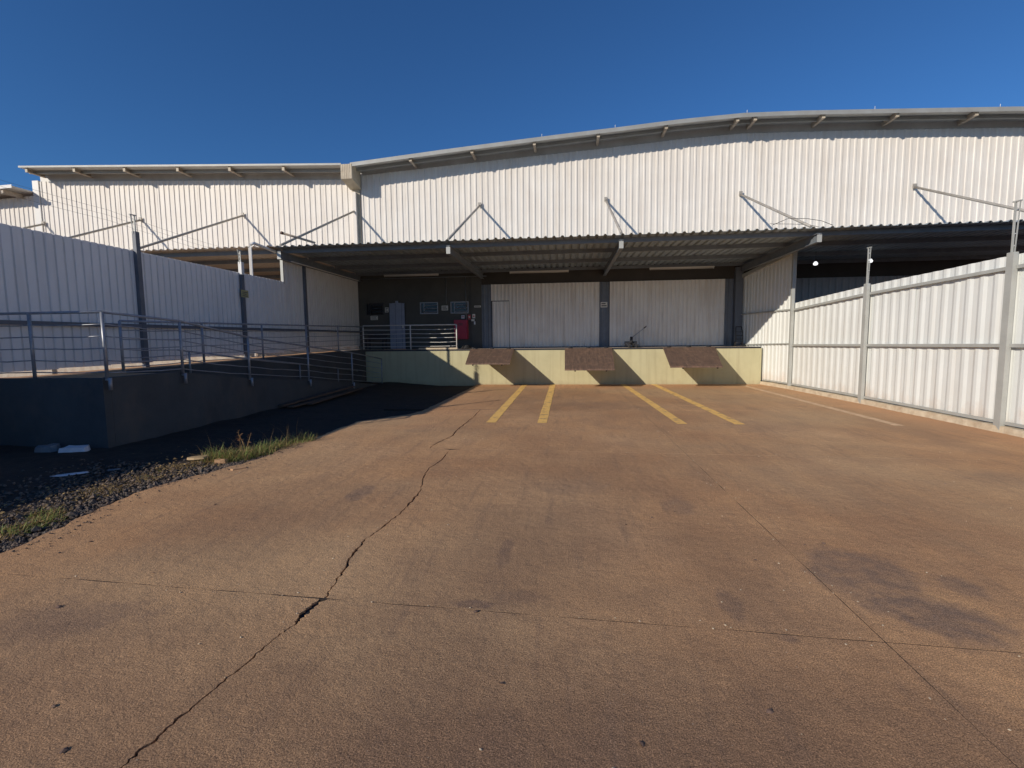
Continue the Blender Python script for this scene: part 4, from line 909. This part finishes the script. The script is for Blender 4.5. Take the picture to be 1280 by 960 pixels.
# scattered pebbles, leaves and crumbs on the slabs
rnd = random.Random(21); bm = bmesh.new()
for k in range(420):
    y = rnd.uniform(0.8, 13) ; x = rnd.uniform(-4.4, 6.5)
    if rnd.random() < .45: x = rnd.choice((JX, JX, -1.7, -4.3)) + rnd.gauss(0, .10)
    elif rnd.random() < .3: y = (j1(x) if rnd.random() < .6 else j2(x)) + rnd.gauss(0, .04)
    r = rnd.uniform(.003, .009); blob(bm, (x, y, r * .4), r, rnd, .5)
tag(bm_obj('grit', bm, CURB), 'pale grit scattered over the yard concrete', kind='stuff')
rnd = random.Random(22); bm = bmesh.new()
for (x, y, r) in [(-0.56, 2.84, .022), (0.32, 1.92, .018), (-3.28, 2.64, .022), (-4.1, 3.6, .02), (-2.1, 1.65, .02)] + [(rnd.uniform(-4.2, 5.5), rnd.uniform(1.5, 9), rnd.uniform(.008, .018)) for _ in range(45)]:
    blob(bm, (x, y, .004), r, rnd, .3)
tag(bm_obj('dead_leaves', bm, RUST), 'tiny dark dead leaves scattered on the yard', kind='stuff')

# dead leaf litter lying on the shadow side of the gravel
rnd = random.Random(31); bm = bmesh.new()
for k in range(1500):
    y = rnd.uniform(2.2, 6.9); x = ef(y) - 0.25 - abs(rnd.gauss(0.25, 0.35)); r = rnd.uniform(.008, .024); a = rnd.uniform(0, 6.28); z = soil_z(x, y) + rnd.uniform(.015, .045)
    u_ = Vector((math.cos(a) * r, math.sin(a) * r, rnd.uniform(-.5, .5) * r)); v_ = Vector((-math.sin(a) * r * .5, math.cos(a) * r * .5, rnd.uniform(-.4, .4) * r)); c_ = Vector((x, y, z))
    bm.faces.new([bm.verts.new(p) for p in (c_ - u_, c_ + v_, c_ + u_, c_ - v_ + Vector((0, 0, .2 * r)))])
tag(bm_obj('leaf_litter', bm, DRY), 'tan dead leaves strewn over the dark gravel', kind='stuff')
# reddish weed standing in the grass tuft
wd = tag(empty('weed', (-4.95, 6.75, 0)), 'dry reddish weed sticking up from the left of the grass tuft', 'weed')
for k, (dx, dy, h) in enumerate(((0.0, 0.0, .42), (.10, .05, .36), (-.09, .02, .33))):
    b_ = (-4.98 + .03 * k, 6.75 + .03 * k, soil_z(-4.98, 6.75)); t_ = (b_[0] + dx * 1.2, b_[1] + dy, b_[2] + h)
    tubeo('stem', [b_, ((b_[0] + t_[0]) / 2 + .02, (b_[1] + t_[1]) / 2, b_[2] + h * .55), t_], [.006, .005, .003], DRY, wd, 5)
    bm = bmesh.new(); rq = random.Random(k)
    for q in range(14):
        f = rq.uniform(.55, 1.0); c_ = Vector(b_).lerp(Vector(t_), f); a = rq.uniform(0, 6.28); L = rq.uniform(.03, .07)
        e_ = c_ + Vector((math.cos(a) * L, math.sin(a) * L, rq.uniform(-.02, .04))); s_ = Vector((-math.sin(a), math.cos(a), .3)) * .009
        bm.faces.new([bm.verts.new(p) for p in (c_, (c_ + e_) / 2 + s_, e_, (c_ + e_) / 2 - s_)])
    tag(bm_obj('leaves', bm, WEEDM, wd), kind='stuff')

# lightning pins along the roof edge
for x in (-0.9, 1.9, 6.7, 11.1, 15.2): tubeo('roof_pin', [(x, 19.47, rtop(x)), (x, 19.47, rtop(x) + 0.13)], 0.008, INSUL, wh, 6)
# conduits on the dark wall
tubeo('conduit', [(-3.30, BY - 0.04, 4.42), (-8.8, BY - 0.04, 4.42)], 0.02, STEEL, wh, 6)
tubeo('conduit', [(-5.05, BY - 0.03, 4.42), (-5.05, BY - 0.03, 3.3)], 0.014, STEEL, wh, 6)
tubeo('conduit', [(-4.20, BY - 0.03, 4.42), (-4.20, BY - 0.03, 2.6)], 0.014, STEEL, wh, 6)

# loose cable hanging on the canopy edge by the third tie rod
t = tag(empty('loose_cable', (7.0, 14.6, 4.8)), 'thin dark loose cable curling over the canopy edge below a tie rod', 'cable')
tubeo('cable', [(6.1, 15.3, 5.02), (6.4, 15.0, 5.12), (6.8, 14.8, 5.05), (7.15, 14.7, 4.95), (7.4, 14.6, 4.80)], 0.008, DARKM, t, 6)
tubeo('cable', [(6.0, 15.3, 5.05), (6.5, 15.1, 4.98), (6.9, 14.9, 4.90), (7.1, 14.7, 4.78)], 0.007, DARKM, t, 6)
